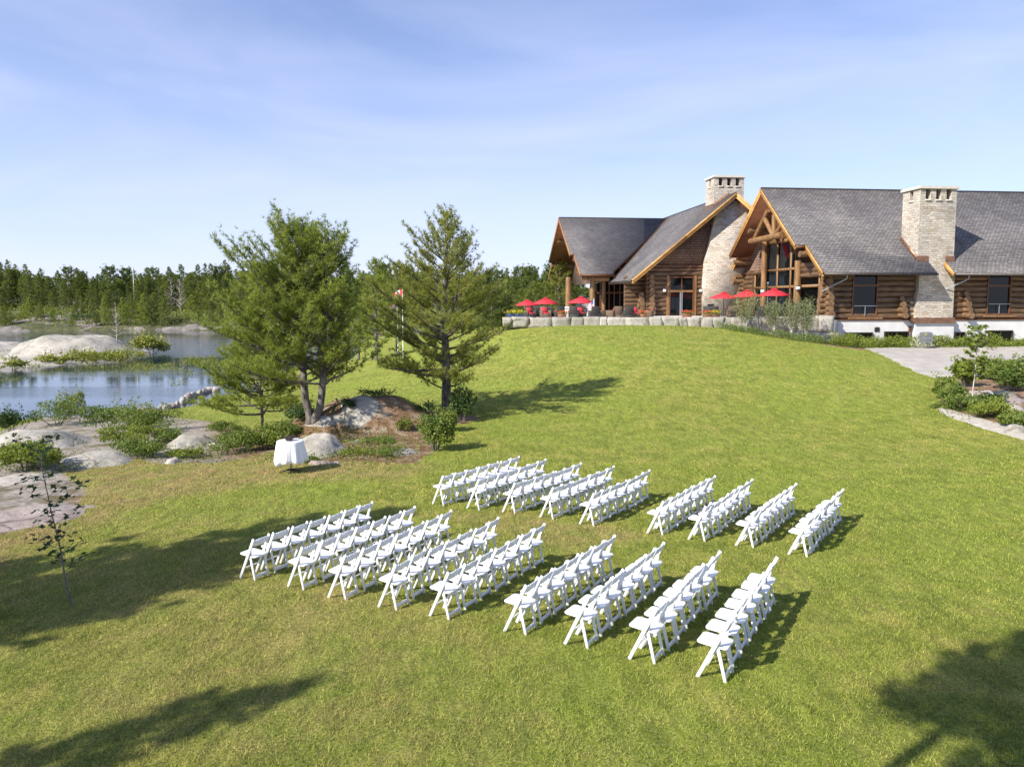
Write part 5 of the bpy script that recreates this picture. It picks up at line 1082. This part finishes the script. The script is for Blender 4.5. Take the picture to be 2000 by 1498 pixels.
# ---- terrace
TX=np.array([at(u,619,56)[:2] for u in (983,1100,1250,1400,1500,1622)])
g=G(); P=[(-.55,56.2),(24.0,56.2),(25.0,57),(22,76),(16,100),(4,100),(.6,64)]; g.add([(x,y,ZC+FL) for x,y in P]+[(x,y,ZC-5) for x,y in P],[tuple(range(7)),tuple(range(13,6,-1))]+[(i,i+7,(i+1)%7+7,(i+1)%7) for i in range(7)]); o=part(g,'x','terrace'); o.parent=None; o.matrix_parent_inverse=Matrix.Identity(4); o.name='terrace'; tag(o,kind='structure')
wall=empty('retaining_wall',at(1300,626,55.8),0,'pale rough stone retaining wall along the front of the terrace','stone wall'); rg=np.random.default_rng(31)
WI=Matrix.Translation(-wall.location)
def block(u0,u1,vt,vb,d,seed,lab=None):
    p=at(u0,vt,d);q=at(u1,vb,d); c=(p+q)/2; h=np.array([abs(q[0]-p[0])/2*1.06,.45,abs(p[2]-q[2])/2]); bm=bmesh.new(); bmesh.ops.create_cube(bm,size=2); bmesh.ops.bevel(bm,geom=bm.edges[:],offset=.045,segments=2,affect='EDGES'); bmesh.ops.subdivide_edges(bm,edges=bm.edges[:],cuts=3,use_grid_fill=True)
    bm.verts.index_update(); V=np.array([x.co for x in bm.verts]); Fs=[[x.index for x in f.verts] for f in bm.faces]; bm.free()
    V=V*h; V+=np.stack([fbm(V+seed*3.1,1.6,seed,4),fbm(V+seed,1.6,seed+1,4)*1.4,fbm(V+seed,1.1,seed+2,3)*.6],1)*.13
    g=G(); g.add(V+c,Fs); o=g.build('stone_block',MT['boulder'],wall); o.matrix_parent_inverse=WI
    if lab: o['label']=lab
us=[983,1000,1032,1078,1115,1140,1172,1186,1222,1268,1290,1325,1340,1367,1390,1411,1425,1447,1463,1480,1504]
botv=lambda u: np.interp(u,[983,1140,1250,1350,1400,1450,1500,1560,1622],[634,636,634,636,642,650,660,668,672])
for i,(a_,b2) in enumerate(zip(us[:-1],us[1:])): block(a_,b2,619.5+rg.uniform(-.5,.8),botv((a_+b2)/2)+5,56.0,i)
block(1504,1553,618,650,55.9,40); block(1553,1598,617.5,650,55.9,41); block(1599,1622,616.5,649,55.6,42,'squared pale end block standing higher than the rest'); block(1500,1575,649,668,55.7,43); block(1575,1634,650,673,55.4,44)
# planting at the foot of the wall and house
def strip(name,label,mat,pts,n_,size,hh,seed,wid=.5,kind='stuff',cat='ground cover',up=.4,asp=.3):
    rg=np.random.default_rng(seed); P=np.array([gp(u,v) for u,v in pts]); s=np.r_[0,np.cumsum(np.linalg.norm(np.diff(P[:,:2],axis=0),axis=1))]; t=rg.uniform(0,s[-1],n_); X=np.interp(t,s,P[:,0])+rg.normal(0,wid,n_);Y=np.interp(t,s,P[:,1])+rg.normal(0,wid,n_); cl=vn(np.c_[X,Y],1.4,seed)
    g=G(); leaves(g,np.c_[X,Y,gz(X,Y)+rg.random(n_)*hh*(.4+cl)],size,rg,up,asp=asp); o=g.build(name,MT[mat]); return tag(o,label,cat,kind=kind)
strip('planting_strip','dark green grassy planting along the foot of the terrace wall','leaf',[(1412,642),(1450,649),(1500,657),(1560,666),(1630,674)],5000,.13,.45,1,.35)
strip('planting_strip','loose green plants along the white foundation of the lodge','leafyel',[(1638,676),(1700,677),(1785,678)],6000,.2,.8,2,.45)
strip('planting_strip','loose green plants along the foundation right of the stone chimney','leafyel',[(1822,678),(1900,677),(2010,676)],5000,.2,.7,3,.45)
for i,(u,v,hp,wp,lab) in enumerate([(1456,656,74,52,'young multi stemmed tree with sage leaves before the terrace wall'),(1512,664,70,44,'small sage leaved tree left of the pair before the end blocks'),(1545,668,78,50,'taller sage leaved tree between the other two young trees'),(1573,676,82,58,'sage leaved tree with pale stems nearest the end of the terrace wall')]):
    p=at(u,v,54.4-i*.35); H=hp*p[1]/F_PX; Wd=wp*p[1]/F_PX; p[2]=gz1(p[0],p[1])-.05; rg=np.random.default_rng(70+i); st=G(); lf=G()
    for k in range(9):
        a=rg.uniform(0,6.28); r_=Wd/2*rg.uniform(.3,1.1); q=np.array([r_*math.cos(a),r_*math.sin(a)*.7,H*rg.uniform(.75,1)]); s=np.linspace(0,1,6)[:,None]; C=s**1.6*q*[1,1,0]+s*q*[0,0,1]; st.tube(C,.03*(1-.8*s[:,0]),5,False)
        for m_ in range(38): 
            t=rg.uniform(.42,1.02); o=np.array([np.interp(t,s[:,0],C[:,j]) for j in range(3)]); P_=o+rg.normal(0,.24,(7,3)); leaves(lf,P_,.11,rg,.3,asp=.45)
    plant('young_tree',p,lab,'young tree',[('stem',st,'birch'),('foliage',lf,'sage')])
# ---- parasols
def parasol_proto():
    r=empty('parasol',(0,0,0)); g=G(); n_=8; an=np.arange(n_)*2*np.pi/n_+.2
    V=[(0,0,0)]; 
    ring=lambda rr,z,sag=0:[(rr*math.cos(a),rr*math.sin(a),z) for a in an]
    V=[(0,0,-.02)]+ring(.62,-.26)+ring(1.32,-.56)+ring(1.32,-.64)
    Fs=[(0,1+i,1+(i+1)%n_) for i in range(n_)]+[(1+i,1+n_+i,1+n_+(i+1)%n_,1+(i+1)%n_) for i in range(n_)]+[(1+n_+i,1+2*n_+i,1+2*n_+(i+1)%n_,1+n_+(i+1)%n_) for i in range(n_)]
    g.add(V,Fs); g.add([(0,0,.03)]+ring(.34,-.1),[(0,1+i,1+(i+1)%n_) for i in range(n_)]); g.build('canopy',MT['red'],r)
    g=G(); g.tube([(0,0,-.05),(0,0,.12)],.02,6); g.build('finial',MT['darktrim'],r)
    g=G(); g.tube([(0,0,-2.42),(0,0,-.03)],.03,8); g.build('pole',MT['darktrim'],r)
    g=G(); 
    for a in an: g.tube([(0,0,-.5),(.75*math.cos(a),.75*math.sin(a),-.36)],.012,4)
    g.build('ribs',MT['darktrim'],r)
    return r
pp=parasol_proto(); used_p=False
for u,vt,d,s,lab in ((1414,570,70,1.0,'red parasol standing left of the others before the stone chimney breast'),(1460,566,66,1.0,'middle red parasol of the right hand three on the terrace'),(1512,563,61,1.0,'largest red parasol in front of the glazed gable'),(1030,585,77,.92,'red parasol at the far left end of the terrace'),(1066,581,72,.98,'red parasol between the far left one and the log columns'),(1135,579,70,.95,'red parasol standing between the two log columns')):
    e=copy_tree(pp) if used_p else pp; used_p=True; p=at(u,vt,d); e.location=p; e.scale=(s,s,s if s==1 else 1); e.rotation_euler=(0,0,u%1.7); tag(e,lab,'parasol','red parasols on the terrace')
    # pole reaches the terrace floor
    pole=[c for c in e.children if c.name.startswith('pole')][0]; L_=(p[2]-(ZC+FL))/e.scale[2]; pole.scale=(1,1,L_/2.42)
# ---- terrace furniture
def armchair(kind):
    r=empty('terrace_chair',(0,0,0)); mt='wicker' if kind else 'darkwicker'
    g=G(); g.bev((-.33,-.32,.12),(.33,.33,.38),.03); g.build('base',MT[mt],r)
    M=np.array(Matrix.Translation((0,.28,.3))@Matrix.Rotation(R(-16),4,'X')); g=G(); g.bev((-.33,-.04,0),(.33,.05,.62),.04,M); g.build('backrest',MT[mt],r)
    for s in (-1,1): g=G(); g.bev((s*.36-.05,-.32,.1),(s*.36+.05,.34,.62),.03); g.build('armrest',MT[mt],r)
    g=G(); g.bev((-.27,-.31,.36),(.27,.22,.44),.03); g.build('cushion',MT['cushion'],r)
    g=G(); g.bev((-.25,-.12,.12),(.25,-.04,.5),.04,M); g.build('back_cushion',MT['cushion'],r)
    for sx in (-1,1):
        for sy in (-1,1): g=G(); g.tube([(sx*.3,sy*.28,0),(sx*.3,sy*.28,.13)],.025,6); g.build('leg',MT['blackmetal'],r)
    return r
AC=[armchair(1),armchair(0)]; ua=[False,False]
FN=[(1036,60,1,.4,'brown wicker armchair under the far left parasol'),(1050,61,1,3.0,'brown wicker armchair between the two left parasols'),(1065,60,0,.3,'dark armchair with red cushion under the second parasol from the left'),(1078,61,1,2.6,'brown wicker armchair right of the second parasol'),(1092,60,1,3.4,'brown wicker armchair left of the left stone plinth'),(1121,60,1,2.9,'brown armchair right beside the left stone plinth'),(1134,60.5,1,.2,'brown armchair with red cushion between the plinths'),(1160,58.5,1,3.3,'brown wicker armchair before the right stone plinth'),(1171,59,0,1.9,'dark lounge chair with red cushion right of the right stone plinth'),(1192,59,0,-2.0,'tilted lounge chair with red back cushion before the glazed wall'),(1206,59,0,3.1,'black lounge chair seen from behind before the glazed wall'),(1227,58.5,1,3.2,'brown wicker lounge chair seen from behind by the downpipe'),(1240,59,0,.2,'lounge chair with bright red cushion facing the lawn'),(1266,58.5,0,-1.9,'reclined black lounge chair with red cushion by the flared log corner'),
 (1384,60,1,2.5,'left wooden toned armchair under the chimney breast parasol'),(1394,61,1,2.9,'right wooden toned armchair under the chimney breast parasol'),(1428,60.5,0,3.0,'dark armchair left of the leftmost young tree'),(1486,59,1,3.1,'brown armchair left of the big parasol pole'),(1498,59.5,1,2.9,'brown armchair beside the log post of the glazed gable')]
for u,d,k,rz,lab in FN:
    e=copy_tree(AC[k]) if ua[k] else AC[k]; ua[k]=True; x=(u-1000)/F_PX*d; e.location=(x,d,ZC+FL+.0); e.rotation_euler=(0,0,rz); e.scale=(1,1,1.15); tag(e,lab,'armchair','wicker chairs on the terrace')
g=empty('patio_table',(at(1420,600,59.5)[0],59.5,ZC+FL),0,'low dark table on the terrace beneath the parasol before the chimney breast','table')
q=G(); q.bev((-.6,-.4,.6),(.6,.4,.66),.02); q.build('tabletop',MT['darkwicker'],g)
for sx in (-1,1):
    for sy in (-1,1): q=G(); q.tube([(sx*.5,sy*.32,0),(sx*.5,sy*.32,.6)],.03,6); q.build('leg',MT['blackmetal'],g)
def flowerpot(u,d,r_,pot,fl,lab,seed,vz=None):
    rg=np.random.default_rng(seed); e=empty('flower_pot',(at(u,600,d)[0],d,ZC+FL+.08),0,lab,'flower pot'); g=G(); g.lathe([(.0,0),(r_*.6,0),(r_*.85,.3),(r_*.95,.36),(r_*.85,.36),(0,.33)],14); g.build('pot',MT[pot],e,True)
    g=G(); P=rg.normal(0,1,(120,3))*[r_*.5,r_*.5,.08]+[0,0,.45]; leaves(g,P,.12,rg); g.build('foliage',MT['leaf'],e); g=G(); P=rg.normal(0,1,(130,3))*[r_*.6,r_*.6,.06]+[0,0,.55]; leaves(g,P,.10,rg,1.); g.build('flowers',MT[fl],e)
flowerpot(998,57.5,.42,'pot','yellow','blue pot of yellow flowers at the very left end of the terrace wall',1); flowerpot(1014,57.4,.42,'pot','yellow','blue pot of yellow flowers second from the left end of the wall',2)
flowerpot(1098,57.3,.4,'clay','redpetal','pot of red flowers left of the left stone plinth',3); flowerpot(1342,57.5,.5,'clay','redpetal','round bowl of red flowers beside the glazed door',4); flowerpot(1372+10,57.3,.45,'clay','redpetal','red flowers at the foot of the stone chimney breast',5); flowerpot(1396,57.2,.4,'clay','yellow','yellow flowers beside the red ones below the chimney breast',6); flowerpot(1257,57.3,.3,'clay','redpetal','small pot of red flowers near the flared log corner',7)
g=G(); p=at(1329,600,62); 
# air conditioner
pa=A.w(*[ (lambda q:(q[0],-.6,q[1]))(A.hb(1808,672,-.6))][0])
e=empty('air_conditioner',pa,R(6),'grey louvred air conditioning unit standing by the white foundation','air conditioner')
g=G(); e.scale=(.7,.7,1.05); g.bev((-.44,-.44,.06),(.44,.44,.84),.06); g.build('housing',MT['blackmetal'],e)
g=G()
for i in range(13):
    x=-.42+i*.07; g.box((x-.014,-.47,.08),(x+.014,-.44,.82)); g.box((-.47,x-.014,.08),(-.44,x+.014,.82))
for z in (.12,.45,.78): g.box((-.46,-.465,z-.02),(.46,-.442,z+.02)); g.box((-.465,-.46,z-.02),(-.442,.46,z+.02))
g.build('louvre_grille',MT['metal'],e)
g=G(); g.lathe([(.0,.88),(.3,.88),(.43,.85),(.44,.83)],20); g.build('fan_cover',MT['metal'],e)
g=G(); g.box((-.43,-.478,.62),(-.3,-.47,.8)); g.build('notice_sticker',MT['yellow'],e)
x,z0=A.hb(1779,655,fb-.1); g=G(); P0=A.w(x,fb-.1,-2.0); g.tube([P0,P0+[0,0,-.9]],.04,6); g.bev(P0+np.array([-.2,-.08,-.35]),P0+np.array([.02,.05,.05]),.02); g.tube([P0+[.2,0,0.05],P0+[.2,0,-1.2]],.03,6); part(g,'utility_pipes','trim')
# ---- flags
from math import sin
def flag(name,u,v,d,L_,H_,pole_top,pole_bot,label,kind,sag):
    P=at(u,v,d); e=empty(name,(P[0],P[1],pole_bot),0,label,'flag on pole'); g=G(); Hp=P[2]+.12-pole_bot; g.tube([(0,0,0),(0,0,Hp)],[.05,.025],8); g.lathe([(0,.09),(.05,.05),(0,0)],8,(0,0,Hp)); g.build('pole',MT['whitepaint'],e)
    nx,ny=25,9; S,T=np.meshgrid(np.linspace(0,1,nx),np.linspace(0,1,ny)); X=-S*L_*.8; Z=Hp-.1-T*H_-S*S*sag; Y=.09*np.sin(S*9+T*1.2)*S; V=np.stack([X.ravel(),Y.ravel(),Z.ravel()],1)
    def surf(sel,nm,mt,off=0.,V=V):
        g=G(); q=[]
        for j in range(ny-1):
            for i in range(nx-1):
                if sel((i+.5)/(nx-1),(j+.5)/(ny-1)): q.append([j*nx+i,j*nx+i+1,(j+1)*nx+i+1,(j+1)*nx+i])
        W=V+[0,off,0]; q=np.array(q); W2=V-[0,off,0] if off else V+[0,.006,0]; g.add(W,q); g.add(W2,q[:,::-1]); return g.build(nm,MT[mt],e,True)
    return e,V,nx,ny,surf,Hp
zfp=gz1(*at(786,700,62)[:2])
e,V,nx,ny,surf,Hp=flag('flagpole',786,566,62,1.0,.5,0,zfp,'tall pole flying a red and white maple leaf flag behind the pines','ca',.45)
surf(lambda s,t:s<.25 or s>.75,'red_bars','flagred'); surf(lambda s,t:.25<=s<=.75,'white_field','whitepaint')
lf=[(0,-.42),(.04,-.42),(.03,-.24),(.24,-.27),(.20,-.18),(.38,.0),(.33,.03),(.36,.16),(.23,.13),(.20,.19),(.10,.07),(.14,.30),(.07,.27),(0,.42)]; lf=lf+[(-x,y) for x,y in lf[::-1][1:-1]]
def onflag(pts,off):
    out=[]
    for x,y in pts:
        s=.5+x*.42; t=.5-y*.9; s_=np.clip(s,0,1); out.append((-s_*1.0*.8,.09*sin(s_*9+t*1.2)*s_+off,Hp-.1-t*.5-s_*s_*.45))
    return out
g=G(); c0=onflag([(0,0)],-.015); pts=onflag(lf,-.015); n_=len(pts); g.add(c0+pts,[(0,1+i,1+(i+1)%n_) for i in range(n_)]); c1=onflag([(0,0)],.02); pts=onflag(lf,.02); g.add(c1+pts,[(0,1+(i+1)%n_,1+i) for i in range(n_)]); g.build('maple_leaf',MT['flagred'],e)
e,V,nx,ny,surf,Hp=flag('flagpole',776,592,66,.9,.4,0,gz1(*at(776,700,66)[:2]),'smaller pole with a drooping pale red and white flag below the maple leaf one','p',.5)
surf(lambda s,t:s<.3,'blue_panel','flagblue'); surf(lambda s,t:s>=.3 and int(t*6)%2==0,'red_stripes','flagred'); surf(lambda s,t:s>=.3 and int(t*6)%2==1,'white_stripes','whitepaint')
pz=ZC+FL
e,V,nx,ny,surf,Hp=flag('flagpole',1160,588,68,.75,.55,0,pz,'small striped flag hanging beside the right log column','us',.5)
surf(lambda s,t:s<.4 and t<.5,'blue_canton','flagblue'); surf(lambda s,t:not(s<.4 and t<.5) and int(t*8)%2==0,'red_stripes','flagred'); surf(lambda s,t:not(s<.4 and t<.5) and int(t*8)%2==1,'white_stripes','whitepaint')
